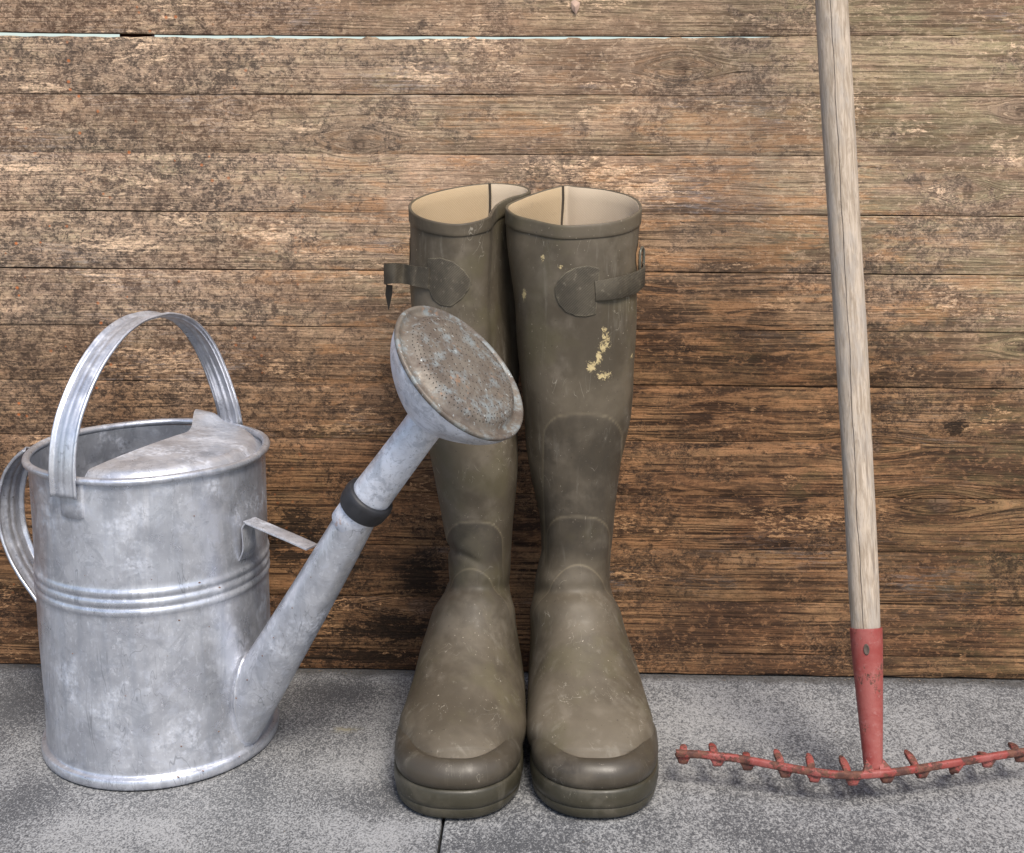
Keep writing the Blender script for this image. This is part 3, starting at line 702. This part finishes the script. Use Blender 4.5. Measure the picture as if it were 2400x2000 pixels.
for i, a_, s in ((10, 2.3, .0013), (14, 2.0, .0012), (17, 1.6, .0008), (7, 2.6, .0016), (22, 2.2, .0009), (27, 2.4, .0008)):
    e_ = -sw*math.cos(a_)*-1+upv*math.sin(a_)
    bit(sp[i]+rad[i]*nrm(-np.array([0, 1., 0])*.8+upv*.4+sw*.1*a_), -np.array([0, 1., 0]), s)
tag(can_part(m, 'plant_bits', M_BIT), kind='stuff')

# ------------------------------------------------------------------ boots
SILR = dict(y=[382, 430, 460, 510, 600, 700, 800, 850, 912, 950, 1053, 1131, 1194, 1240, 1287, 1340, 1400, 1480, 1540, 1600],
            l=[1042, 1042, 1043, 1047, 1052, 1060, 1070, 1075, 1080, 1087, 1104, 1109, 1097, 1091, 1087, 1086, 1085, 1083, 1084, 1088],
            r=[1310, 1310, 1310, 1308, 1306, 1303, 1298, 1291, 1279, 1272, 1257, 1252, 1253, 1262, 1277, 1293, 1311, 1335, 1343, 1343])
SILL = dict(y=[382, 430, 460, 510, 600, 700, 800, 850, 912, 950, 1000, 1053, 1131, 1194, 1240, 1287, 1340, 1400, 1480, 1540, 1600],
            l=[842, 842, 842, 843, 845, 851, 860, 869, 883, 888, 896, 906, 919, 919, 905, 884, 866, 848, 821, 811, 811],
            r=[1040, 1040, 1041, 1044, 1049, 1055, 1061, 1062, 1062, 1061, 1058, 1054, 1046, 1045, 1052, 1062, 1069, 1075, 1077, 1076, 1073])
SIDE = [  # (Y,z) front , (Y,z) back, superellipse exponent
    ((-.1780, .4800), (-.056, .5080), 2.0), ((-.1775, .455), (-.054, .470), 2.1), ((-.1760, .41), (-.050, .41), 2.2), ((-.1740, .36), (-.047, .35), 2.3), ((-.171, .31), (-.048, .295), 2.3),
    ((-.1660, .265), (-.052, .245), 2.2), ((-.161, .225), (-.055, .195), 2.2), ((-.1585, .19), (-.054, .15), 2.2), ((-.1610, .165), (-.047, .11), 2.25),
    ((-.1710, .145), (-.038, .070), 2.3), ((-.1860, .126), (-.034, .035), 2.35), ((-.204, .110), (-.046, .012), 2.4), ((-.224, .0955), (-.085, .008), 2.4), ((-.245, .083), (-.15, .008), 2.5),
    ((-.265, .0725), (-.21, .008), 2.5), ((-.283, .063), (-.25, .008), 2.5), ((-.298, .0535), (-.279, .010), 2.4), ((-.3085, .044), (-.297, .012), 2.3), ((-.3145, .034), (-.3085, .016), 2.2), ((-.317, .026), (-.3155, .020), 2.)]
SOLE = [(.038, -.3205), (.057, -.3185), (.074, -.309), (.0865, -.292), (.0935, -.270), (.0955, -.245), (.0945, -.22), (.089, -.19), (.082, -.155), (.078, -.115), (.078, -.08), (.073, -.048), (.058, -.031),
        (.038, -.027), (.018, -.031), (.004, -.048), (.000, -.08), (.001, -.115), (-.003, -.155), (-.009, -.19), (-.0135, -.22), (-.0148, -.245), (-.0125, -.272), (-.004, -.295), (.008, -.310), (.022, -.3185)]
def boot(label, left):
    SIL = SILL if left else SILR
    dY = -.005 if left else 0.
    base = empty('rubber_boot', ((-.076 if left else .038), -.17, 0))
    tag(base, label, 'rubber boot', 'pair of rubber boots')
    NR, NA = 400, 220
    A = np.array([[a[0]+dY, a[1], b[0]+dY, b[1], e] for a, b, e in SIDE])
    A = spline(A, NR)
    th = np.linspace(0, 2*np.pi, NA, endpoint=False)
    # plan outline of the opening, as offsets in (x, Y) for the top ring
    if left: top = [(-.129, -.118), (-.124, -.148), (-.108, -.170), (-.086, -.181), (-.069, -.174), (-.0575, -.158), (-.0550, -.138), (-.050, -.116), (-.040, -.098), (-.029, -.088), (-.0225, -.077), (-.027, -.063), (-.045, -.053), (-.066, -.053), (-.092, -.066), (-.117, -.090)]
    else: top = [(-.0415, -.122), (-.034, -.147), (-.018, -.163), (.005, -.1785), (.030, -.176), (.056, -.164), (.073, -.140), (.0775, -.115), (.070, -.088), (.048, -.067), (.022, -.057), (.010, -.053), (-.010, -.070), (-.030, -.097)]
    top = np.array(top); tc = spline(top, 600, True)
    rings = []
    for i in range(NR):
        Fy, Fz, By, Bz, ex = A[i]
        mid = np.array([0, (Fy+By)/2, (Fz+Bz)/2]); cx = .018 if not left else -.076
        for _ in range(3):
            _, yy = to_px((cx, mid[1], mid[2])); yy = min(yy, 1600)
            yl = np.interp(yy, SIL['y'], SIL['l']); yr = np.interp(yy, SIL['y'], SIL['r'])
            xl = on_y(yl, yy, mid[1])[0]; xr = on_y(yr, yy, mid[1])[0]; cx = (xl+xr)/2
        hw = (xr-xl)/2; tt = i/(NR-1)
        # toe rounding follows the sole outline
        if Fy < -.26:
            q = np.array(SOLE); yt = max(Fy-dY, -.3199)
            right = q[:7]; lft = np.vstack([q[-6:], q[:1]])
            xr2 = np.interp(-(yt), -right[::-1, 1], right[::-1, 0]); xl2 = np.interp(-(yt), -lft[:, 1], lft[:, 0])
            if left: xr2, xl2 = -.038-xl2, -.038-xr2
            k = float(sm(-.262, -.29, Fy)); xr_ = xr*(1-k)+(xr2-.004)*k; xl_ = xl*(1-k)+(xl2+.004)*k
            cx = (xr_+xl_)/2; hw = max((xr_-xl_)/2, .002)
        c, s = np.cos(th), np.sin(th)
        X = np.sign(c)*np.abs(c)**(2/ex)*hw+cx
        v = -np.sign(s)*np.abs(s)**(2/ex)                       # +1 back, -1 front ; s=+1 front
        Y = (Fy+By)/2 + v*(By-Fy)/2; Z = (Fz+Bz)/2+v*(Bz-Fz)/2
        kb = float(sm(.22 if left else .40, .49, (Fz+Bz)/2))
        if kb > 0:                                            # blend to the drawn opening by direction from the centre
            cc = np.array([cx, (Fy+By)/2]); tc0 = tc.mean(0)
            an = np.arctan2(tc[:, 1]-tc0[1], tc[:, 0]-tc0[0]); o = np.argsort(an); rr = np.hypot(*(tc-tc0).T)[o]; an = an[o]
            a0 = np.arctan2(Y-cc[1], X-cc[0])
            ri = np.interp(a0, an, rr, period=2*np.pi)
            X2 = tc0[0]+ri*np.cos(a0); Y2 = tc0[1]+ri*np.sin(a0)
            X = X*(1-kb)+X2*kb; Yn = Y*(1-kb)+Y2*kb
            Z = Z + (Yn-Y)*(Bz-Fz)/(By-Fy); Y = Yn
        rings.append(np.stack([X, Y, Z], 1))
    G = np.array(rings)
    dU = np.gradient(G, axis=0); dV = (np.roll(G, -1, 1)-np.roll(G, 1, 1)); NRM = nrm(np.cross(dU, dV))
    if ((NRM[20]*(G[20]-G[20].mean(0))).sum()) < 0: NRM = -NRM
    # layered rubber: ankle, shin and instep overlays as raised areas with crisp edges
    px_ = np.array([[to_px(p) for p in r] for r in G]); ux, uy = px_[..., 0], px_[..., 1]
    front = (NRM[..., 1] < .1)
    def rounded(x0, x1, y0, y1, r, bulge=0):
        cx_, hw_ = (x0+x1)/2, (x1-x0)/2
        yt = y0 + bulge*((ux-cx_)/hw_)**2
        dx = np.abs(ux-cx_)-hw_+r; dy = np.maximum(yt-uy, uy-y1)+r
        return np.where((dx > 0) & (dy > 0), np.hypot(np.maximum(dx, 0), np.maximum(dy, 0))-r, np.maximum(dx, dy)-r)
    def arch(cx_, hw_, yt, k): return (yt + k*(np.abs(ux-cx_)/hw_)**2.0 - uy)         # negative below the arch
    if left: shapes = [(rounded(917, 1028, 1072, 1240, 26, 10), .0006, 1.), (arch(965, 62, 1168, 55), .0004, .4)]
    else: shapes = [(rounded(1116, 1272, 852, 1190, 40, 6), .0004, .7), (rounded(1121, 1246, 1060, 1240, 30, 10), .0007, .8), (arch(1186, 66, 1160, 55), .0005, .4)]
    patch = np.zeros(ux.shape); edge = np.zeros(ux.shape); disp = np.zeros(ux.shape)
    for sd_, hgt, pk in shapes:
        fade = sm(1330, 1200, uy)*front if pk < .5 else sm(1180, 1120, uy)*front if pk < 1.1 else front
        ins = sm(1.3, -1.3, sd_)*fade
        disp += hgt*ins; patch = np.maximum(patch, ins*pk*(1 if pk > .5 else sm(70, 0, -sd_)))
        edge = np.maximum(edge, np.exp(-((sd_-1.4)/1.9)**2)*fade*.32)
    # gentle folds at the ankle and over the instep
    zz_ = G[..., 2]
    disp += -.0036*np.exp(-((uy-(1212 if not left else 1205)-.0008*(ux-(1186 if not left else 960))**2)/16)**2)*front*sm(.12, .15, zz_)
    disp += .0020*np.exp(-((uy-(1250 if not left else 1245)-.0006*(ux-(1186 if not left else 960))**2)/22)**2)*front
    cxv = 960 if left else 1215
    disp += .0007*sm(3, -3, uy-(1536+.0012*(ux-cxv)**2))*sm(1430, 1500, uy)
    if left: disp += -.0024*np.exp(-((uy-1130-.45*(ux-930))/9)**2)*front*sm(1000, 960, ux)
    disp += .0007*np.sin(zz_*60+G[..., 0]*40)+.0006*np.sin(zz_*23-G[..., 0]*70)
    G2 = G+NRM*disp[..., None]
    upm = MB(); upm.grid(G2, close_v=True, cap1=True, flip=True)
    up_o = upm.obj('upper', M_BOOT, base)
    me = up_o.data
    for nm, arr in (('edge', edge), ('patch', patch)):
        at = me.attributes.new(nm, 'FLOAT', 'POINT'); at.data.foreach_set('value', arr.reshape(-1).astype(np.float32))
    # top binding band
    zb = [i for i in range(NR)]
    hgt = np.linalg.norm(G[:, 0]-G[0, 0], axis=1); nb = int(np.searchsorted(hgt, .0125))
    def shell(i, off): return G2[i]+NRM[i]*off
    m = MB(); rws = [shell(nb, -.0003), shell(nb, .0008)+[0, 0, .0004]]+[shell(i, .0012) for i in range(nb-1, -1, -2)]
    lip_in = G2[0]-NRM[0]*.0016
    rws += [shell(0, .0012)+[0, 0, .0006], shell(0, .0008)+[0, 0, .0014], shell(0, -.0002)+[0, 0, .0017], shell(0, -.0013)+[0, 0, .0012], shell(0, -.0018)+[0, 0, .0]]
    m.grid(np.array(rws), close_v=True); m.obj('top_binding', M_BOOT, base)
    # canvas lining
    nl = int(np.searchsorted(hgt, .19)); m = MB()
    rws = np.array([shell(0, -.0014)+[0, 0, .0008]]+[shell(i, -.0021) for i in range(0, nl, 6)])
    m.grid(rws, close_v=True, cap1=True, flip=True); lo = m.obj('lining', M_LIN, base)
    xs = rws[..., 0].reshape(-1); sx_ = -.0605 if left else .0085
    at = lo.data.attributes.new('ochre', 'FLOAT', 'POINT'); at.data.foreach_set('value', sm(sx_+.004, sx_-.004, xs).astype(np.float32))
    # dark seam tape down the back of the lining
    Lr = rws[1:]; j0 = int(np.argmin(np.abs(Lr[0, :, 0]-sx_)+(Lr[0, :, 1] < -.1)*9)); m = MB()
    jj = [(j0-1) % NA, j0, (j0+1) % NA]
    Nn = NRM[::6][:len(Lr)]
    m.grid([[Lr[i][j0]-Nn[i][j0]*.0006+np.array([dx+.0004*math.sin(i*1.3), 0, (.0 if i else .0015)]) for dx in (-.0012, .0012)] for i in range(len(Lr))])
    m.obj('lining_seam', M_SEAM, base)
    # sole layers
    so = np.array(SOLE)
    if left: so = np.stack([-.038-so[:, 0], so[:, 1]-.005], 1)[::-1]
    so = spline(so, 160, True); so[:, 1] -= .0045*sm(-.25, -.31, so[:, 1]); tg = np.roll(so, -1, 0)-np.roll(so, 1, 0); nn2 = nrm(np.stack([tg[:, 1], -tg[:, 0]], 1))
    if ((nn2*(so-so.mean(0))).sum()) < 0: nn2 = -nn2
    def lay(off, z, tz=0.): 
        p = so+nn2*off
        spring = .0015*sm(-.27, -.325, p[:, 1])
        return np.column_stack([p, z+spring])
    m = MB(); m.grid(np.array([lay(-.0060, .0), lay(-.0030, .0008), lay(-.0006, .0035), lay(.0004, .0095), lay(.0, .0106)]), close_v=True, cap0=True); m.obj('outsole', M_SOLE, base)
    m = MB(); m.grid(np.array([lay(-.0010, .0102), lay(.0006, .0112), lay(.0014, .0150), lay(.0010, .0245), lay(-.0002, .0268), lay(-.003, .0274)]), close_v=True, cap1=True); m.obj('welt', M_SOLE, base)
    # toe guard: dark band wrapped round the forefoot
    m = MB(); rws = []
    yk = so[:, 1]; full = sm(-.14, -.25, yk)
    hts = [(0, -.0020, 0), (.08, .0002, 0), (.3, .0012, 0), (.55, .0004, 1), (.78, -.0028, 1), (.92, -.0068, 1), (1., -.0102, 1), (1., -.0125, 1), (.97, -.0145, 1)]
    topz = .030+.0205*full+.009*sm(-.30, -.21, yk)*full
    for t_, o_, k_ in hts:
        p = so+nn2*(o_-.0004)
        z_ = .0268+t_*(topz-.0268); sprg = .0015*sm(-.27, -.325, yk)
        rws.append(np.column_stack([p, z_+sprg*(1-t_*.5)]))
    m.grid(np.array(rws), close_v=True); m.obj('toe_guard', M_GUARD, base)
    return base, G2, NRM, px_
def surf_at(Bt, x, y, off=0.):
    """front surface point of a boot under a photograph pixel"""
    _, G, NRM, P = Bt
    d = (P[..., 0]-x)**2+(P[..., 1]-y)**2 + (NRM[..., 1] > .05)*1e6
    i, j = np.unravel_index(np.argmin(d), d.shape)
    Y = G[i, j, 1]; p = on_y(x, y, Y); return p+NRM[i, j]*off, NRM[i, j]
bR = boot('olive brown rubber boot on the right with yellow spatter and its strap buckled', False)
bL = boot('olive brown rubber boot on the left with folded collar and loose strap end', True)

def ray_surf(Bt, x, y):
    """ray cast on the boot grid: nearest front facing cell, refined"""
    _, G, NRM, P = Bt
    d = (P[..., 0]-x)**2+(P[..., 1]-y)**2 + (NRM[..., 1] > .25)*1e6
    idx = np.argsort(d, axis=None)[:6]; i, j = np.unravel_index(idx, d.shape)
    wts = 1/(d[i, j]+.5); Y = (G[i, j, 1]*wts).sum()/wts.sum(); nn = nrm((NRM[i, j]*wts[:, None]).sum(0))
    return on_y(x, y, Y), nn
def patch_mesh(Bt, outline, off, name, mat, n=14, crown=0.):
    """sheet laid on the boot inside an outline given on the photograph"""
    o = np.array(outline, float); dq = np.linalg.norm(np.roll(o, -1, 0)-o, axis=1); cq = np.r_[0, np.cumsum(dq)]; o2 = np.vstack([o, o[:1]])
    tq = np.linspace(0, cq[-1], 72, endpoint=False); o = np.stack([np.interp(tq, cq, o2[:, 0]), np.interp(tq, cq, o2[:, 1])], 1); c = o.mean(0); rows = []
    for t_, of in [(1.0, -.0004), (1.0, off)]+[(q, off) for q in [.965]+list(np.linspace(.92, .04, n))]:
        r = []
        for p in o:
            q = c+(p-c)*t_; s, nn = ray_surf(Bt, *q); r.append(s+nn*(of+crown*(1-t_**2)))
        rows.append(r)
    m = MB(); m.grid(rows, close_v=True, cap1=True); o_ = m.obj(name, mat, Bt[0])
    at = o_.data.attributes.new('edge', 'FLOAT', 'POINT'); at.data.foreach_set('value', np.repeat([1., 1., .5]+[0.]*(len(rows)-3), len(rows[0])).astype(np.float32)); return o_
patch_mesh(bR, [(1229, 562), (1230, 550), (1205, 545), (1180, 549), (1158, 560), (1145, 574), (1138, 590), (1139, 606), (1146, 624), (1160, 640), (1180, 648), (1200, 650), (1222, 645), (1225, 610), (1228, 580)], .0007, 'strap_patch', M_WEB, crown=.0004)
patch_mesh(bL, [(878, 530), (903, 529), (930, 537), (950, 553), (966, 575), (962, 592), (948, 612), (925, 629), (905, 627), (888, 614), (880, 592), (877, 560)], .0007, 'strap_patch', M_WEB, crown=.0004)
# buckled strap of the right boot, from the patch round the outer side
def strap_sec(h): return [(-h, -.0008), (-h, .0008), (-h+.0006, .0013), (h-.0006, .0013), (h, .0008), (h, -.0008)]
def strip(Bt, name, mids, halves, mat, n=50):
    P = spline(np.array(mids), n); H = np.interp(np.linspace(0, 1, n), np.linspace(0, 1, len(halves)), halves)
    sec = np.array([strap_sec(h) for h in H]); Wd = np.repeat(np.array([[0, 0, 1.]]), n, 0)
    m = MB(); m.grid(sweep(P, Wd, sec), close_v=True, cap0=True, cap1=True); return m.obj(name, mat, Bt[0], True, 50)
p1, n1 = ray_surf(bR, 1220, 597); p2, n2 = ray_surf(bR, 1242, 594); p3, n3 = ray_surf(bR, 1265, 589)
zq = [float(on_y(1290, 583, -.15)[2]), float(on_y(1312, 572, -.13)[2])]
strip(bR, 'strap', [p1+n1*.0008, p2+n2*.0024, p3+n3*.0034, on_y(1295, 583, -.150), on_y(1311, 575, -.137), on_y(1320, 566, -.118), on_y(1317, 556, -.098)], [.0085, .0092, .0095, .0098, .0092, .0085, .0085], M_WEB)
# buckle frame
cb = on_y(1316, 535, -.108); m = MB(); fr = []
for q in np.linspace(0, 2*np.pi, 24, endpoint=False):
    fr.append(cb+np.array([.0025*math.cos(q)**1, .011*np.sign(math.cos(q))*abs(math.cos(q))**.5, .012*np.sign(math.sin(q))*abs(math.sin(q))**.5]))
fr = np.array(fr); secs = []
for i in range(24):
    T_ = nrm(fr[(i+1) % 24]-fr[i-1]); u_ = nrm(np.cross(T_, [1, 0, 0.])); v_ = np.cross(T_, u_)
    secs.append([fr[i]+.0013*(math.cos(b_)*u_+math.sin(b_)*v_) for b_ in np.linspace(0, 2*np.pi, 8, endpoint=False)])
m.grid(secs, close_u=True, close_v=True); bk = m.obj('buckle', M_STEEL, bR[0])
# badge on the outer side of each boot
for Bt, side in ((bR, 1), (bL, -1)):
    _, G, NRM, P = Bt; m = MB()
    rows = []
    Zc = .452; 
    for t_ in (-1, -.6, -.2, .2, .6, 1):
        z = Zc+t_*.016; i = int(np.argmin(np.abs(G[:190, :, 2].mean(1)-z))); wd = (1-abs(t_))*.014+.0012
        r = []
        for yy in (-1, 0, 1):
            Yt = -.119 + yy*wd - .004
            cand = np.where((NRM[i, :, 0]*side > .2), np.abs(G[i, :, 1]-Yt), 9); j = int(np.argmin(cand)); r.append(G[i, j]+NRM[i, j]*.0007)
        rows.append(r)
    m.grid(rows, flip=side > 0); m.obj('badge', M_TAN, Bt[0])
# loose strap end of the left boot, sticking out to the side and folded down
q1, k1 = ray_surf(bL, 882, 571); q2, k2 = ray_surf(bL, 862, 567)
strip(bL, 'strap', [q1+k1*.001, q2+k2*.0028, on_y(845, 565, q2[1]+k2[1]*.003+.002), on_y(828, 562, -.150), on_y(808, 561, -.156), on_y(795, 562, -.150), on_y(789, 563, -.136), on_y(792, 565, -.120)], [.0092, .0090, .0086, .0088, .0090, .0090, .0088, .0085], M_WEB)
m = MB(); t0 = on_y(792, 584, -.138); t1 = on_y(805, 586, -.150); t2 = on_y(804, 604, -.146); t3 = on_y(797, 638, -.138); t4 = on_y(790, 604, -.134)
fr = [t0, t1, t2, t3, t4]; dd = np.array([.0, .0016, 0])
m.add(fr+[f+dd for f in fr], [(0, 4, 3, 2, 1), (5, 6, 7, 8, 9), (0, 1, 6, 5), (1, 2, 7, 6), (2, 3, 8, 7), (3, 4, 9, 8), (4, 0, 5, 9)])
m.obj('strap_tip', M_SEAM, bL[0], False)

# ------------------------------------------------------------------ garden rake
H0 = on_y(1776, 1300, -.243); H1 = on_y(1707, 0, -.135); hd = nrm(H1-H0)
rake = tag(empty('garden_rake', (.275, -.27, 0)), 'old garden rake with grey wooden handle and worn red iron head leaning on the wall', 'rake')
up_m = MB(); NRh = 60; LH = 1.22
zaxis = hd; xaxis = nrm(np.cross([0, 1., 0], zaxis)); yaxis = np.cross(zaxis, xaxis)
def rh(t): return np.interp(t, [0, .03, .3, .62, 1.22], [.0122, .0128, .0135, .0142, .0142])
G = []
for i in range(NRh):
    t_ = LH*i/(NRh-1); r = rh(t_)+.00018*math.sin(t_*31); wob = .0007*math.sin(t_*9)
    G.append([(r*(1+.015*math.sin(2*a_+t_*7))*math.cos(a_)+wob, r*math.sin(a_)+.0005*math.sin(t_*12), t_) for a_ in np.linspace(0, 2*np.pi, 32, endpoint=False)])
G.append([(x*.6, y*.6, LH+.006) for x, y, z in G[-1]])
up_m.grid(G, close_v=True, cap1=True)
me = bpy.data.meshes.new('handle'); me.from_pydata(up_m.v, [], up_m.f); me.polygons.foreach_set('use_smooth', [True]*len(me.polygons)); me.materials.append(M_HANDLE)
ho = bpy.data.objects.new('handle', me); C.objects.link(ho); ho.parent = rake
MW = Matrix(((xaxis[0], yaxis[0], zaxis[0], H0[0]), (xaxis[1], yaxis[1], zaxis[1], H0[1]), (xaxis[2], yaxis[2], zaxis[2], H0[2]), (0, 0, 0, 1)))
ho.matrix_parent_inverse = Matrix.Translation(-Vector(rake.location)); ho.matrix_basis = MW
def wear(o, v):
    at = o.data.attributes.new('wear', 'FLOAT', 'POINT'); at.data.foreach_set('value', np.full(len(o.data.vertices), v, np.float32)); return o
Sb = on_y(1791, 1578, -.276); Stp = on_y(1776, 1289, -.2435)
sd_ = nrm(Stp-Sb); Ls = np.linalg.norm(Stp-Sb)
path = np.array([Sb+sd_*Ls*t_ for t_ in np.linspace(-.01, 1, 30)])
rad_ = np.interp(np.linspace(0, 1, 30), [0, .25, .6, .9, 1], [.0077, .0095, .0118, .0136, .01375])
m = MB(); gt = tube(path, rad_, 40); inner = [gt[-1]*.0+path[-1]+(gt[-1]-path[-1])*k+sd_*dz for k, dz in ((.99, .0006), (.93, .0006), (.88, -.006))]
m.grid(np.concatenate([gt, np.array(inner)]), close_v=True, cap0=True); soc = wear(m.obj('socket', M_RED, rake), .60)
# nail through the socket
c0, r0 = path[25], rad_[25]; face_dir = nrm(CAMPOS-c0)*np.array([1, 1, 0]); face_dir = nrm(face_dir-(face_dir@sd_)*sd_)
cN = c0+face_dir*(r0-.0004); e1 = nrm(np.cross(face_dir, sd_)); m = MB()
m.grid([[cN+face_dir*h+e1*r*math.cos(a_)*.75+sd_*r*1.5*math.sin(a_) for a_ in np.linspace(0, 2*np.pi, 14, endpoint=False)] for h, r in ((0, .0034), (.0008, .0032), (.0010, .0024), (.0006, .0020))], close_v=True, cap1=True)
m.obj('nail_hole', plain('rusty_nail', (.10, .075, .06), .8, .3), rake)
# bar
BP = [((1386, 1545), .0335), ((1450, 1549), .0330), ((1520, 1557), .0320), ((1600, 1572), .0305), ((1680, 1585), .0295), ((1740, 1590), .0290), ((1790, 1588), .0290), ((1850, 1582), .0292), ((1920, 1571), .0298), ((2000, 1558), .0308), ((2080, 1545), .032), ((2160, 1534), .033), ((2220, 1528), .0335)]
barp = spline([on_z(x, y, z) for (x, y), z in BP], 100)
m = MB(); a_ = np.linspace(0, 2*np.pi, 14, endpoint=False)
sec = np.stack([  .0033*np.sign(np.cos(a_))*np.abs(np.cos(a_))**.6, .0028*np.sign(np.sin(a_))*np.abs(np.sin(a_))**.6], 1)
Wd = np.repeat(np.array([[0, 0, 1.]]), 100, 0); gb_ = sweep(barp, Wd, sec)
m.grid(gb_, close_v=True, cap0=True, cap1=True); wear(m.obj('bar', M_RED, rake), .50)
# weld fillets either side of the socket
m = MB(); ci = int(np.argmin(np.linalg.norm(barp-Sb, axis=1))); tb = nrm(barp[ci+1]-barp[ci-1])
for s_ in (-1, 1):
    b0 = barp[ci]+tb*s_*.0135+np.array([0, 0, .002]); b1 = barp[ci]+tb*s_*.002; t1 = Sb+sd_*.013+tb*s_*.005; dy = np.array([0, .0024, 0])
    m.add([b0-dy, b1-dy, t1-dy*.7, b0+dy, b1+dy, t1+dy*.7], [(0, 1, 2), (3, 5, 4), (0, 2, 5, 3), (0, 3, 4, 1), (1, 4, 5, 2)])
wear(m.obj('weld_fillet', M_RED, rake, False), .52)
# teeth: root tab below the bar, finger curving back towards the wall and down to the floor
def tooth(c, tip_px, L, drop, seed):
    tipz = max(c[2]-drop, .002)
    back0 = None
    for _ in range(4):
        tip = on_z(tip_px, to_px(c)[1]-20, tipz); dv = np.array([tip[0]-c[0], tip[1]-c[1], 0])
        back = nrm(np.array([0, 1., 0])+np.array([np.clip((on_z(tip_px, to_px(c)[1]-25, tipz)[0]-c[0])/L, -.6, .6), 0, 0]))
        break
    tdir = np.array([back[1], -back[0], 0.]); down = np.array([0, 0, -1.]); n = 30
    ctrl = [c+down*.0012+back*.0024, c+down*.0048+back*.0016, c+down*.0082+back*.0024, c+down*.0088+back*.008, c+down*(.0072)+back*.018, c+down*(.0035+drop*.35)+back*L*.62, c+down*drop+back*L]
    P = spline(ctrl, n); T = np.linspace(0, 1, n)
    wv = np.interp(T, [0, .10, .26, .42, .6, .92, .98, 1], [.0074, .0070, .0046, .0038, .0034, .0034, .0024, .0012]); tv = np.interp(T, [0, .3, .9, 1], [.0016, .0024, .0022, .0010])
    a_ = np.linspace(0, 2*np.pi, 16, endpoint=False)
    sec = np.array([np.stack([w_*np.sign(np.cos(a_))*np.abs(np.cos(a_))**.4, t_*np.sign(np.sin(a_))*np.abs(np.sin(a_))**.6], 1) for w_, t_ in zip(wv, tv)])
    m = MB(); m.grid(sweep(P, np.repeat(tdir[None], len(P), 0), sec), close_v=True, cap0=True, cap1=True)
    wear(m.obj('tooth', M_RED, rake), .48)
TEETH = [(1401, 1400, .032, .006), (1469, 1458, .040, .006), (1538, 1526, .038, .010), (1608, 1594, .043, .003), (1675, 1662, .044, .003), (1748, 1730, .045, .003), (1820, 1795, .047, .002),
         (1894, 1863, .045, .004), (1958, 1925, .042, .029), (2029, 1996, .040, .014), (2099, 2066, .042, .010), (2168, 2130, .042, .029)]
for k, (xp, xt, L, dr) in enumerate(TEETH):
    i = int(np.argmin([abs(to_px(p)[0]-xp) for p in barp])); tooth(barp[i], xt, L*.96, dr, k)

# ------------------------------------------------------------------ small debris stuck to the wall
p = on_y(1179, 15, -.001); m = MB(); ol = [(-.004, .005), (0, .007), (.005, .004), (.004, -.001), (.001, -.007), (-.003, -.002)]
m.add([(p[0]+a, p[1]-.0005-.001*abs(a)*200*.3, p[2]+b) for a, b in ol]+[(p[0], p[1]-.003, p[2])], [(i, (i+1) % 6, 6) for i in range(6)][::-1])
lf = m.obj('leaf_scrap', M_RUSTW, None, False); tag(lf, 'small dry pinkish leaf scrap stuck to the top plank', 'leaf')

# fine grit and crumbs gathered where the paving meets the wall, on the paving
rg2 = np.random.RandomState(11); m = MB()
for k in range(420):
    x = rg2.uniform(-.6, .52); near = k < 300
    y = -abs(rg2.normal(0, .006))-.0015 if near else rg2.uniform(-.40, -.01); r = rg2.uniform(.0003, .0011)*(1 if near else .7)
    a0 = rg2.rand()*6; v = [(x+r*math.cos(a0+q)*rg2.uniform(.6, 1.3), y+r*math.sin(a0+q)*rg2.uniform(.6, 1.3), .0002) for q in (0, 1.25, 2.5, 3.77, 5.0)]
    m.add(v+[(x, y, r*rg2.uniform(.5, 1.2))], [(q, (q+1) % 5, 5) for q in range(5)])
tag(m.obj('grit', plain('grit_crumbs', (.16, .13, .10), .9, 0., .2, .5, 300.), pave, False), kind='stuff')
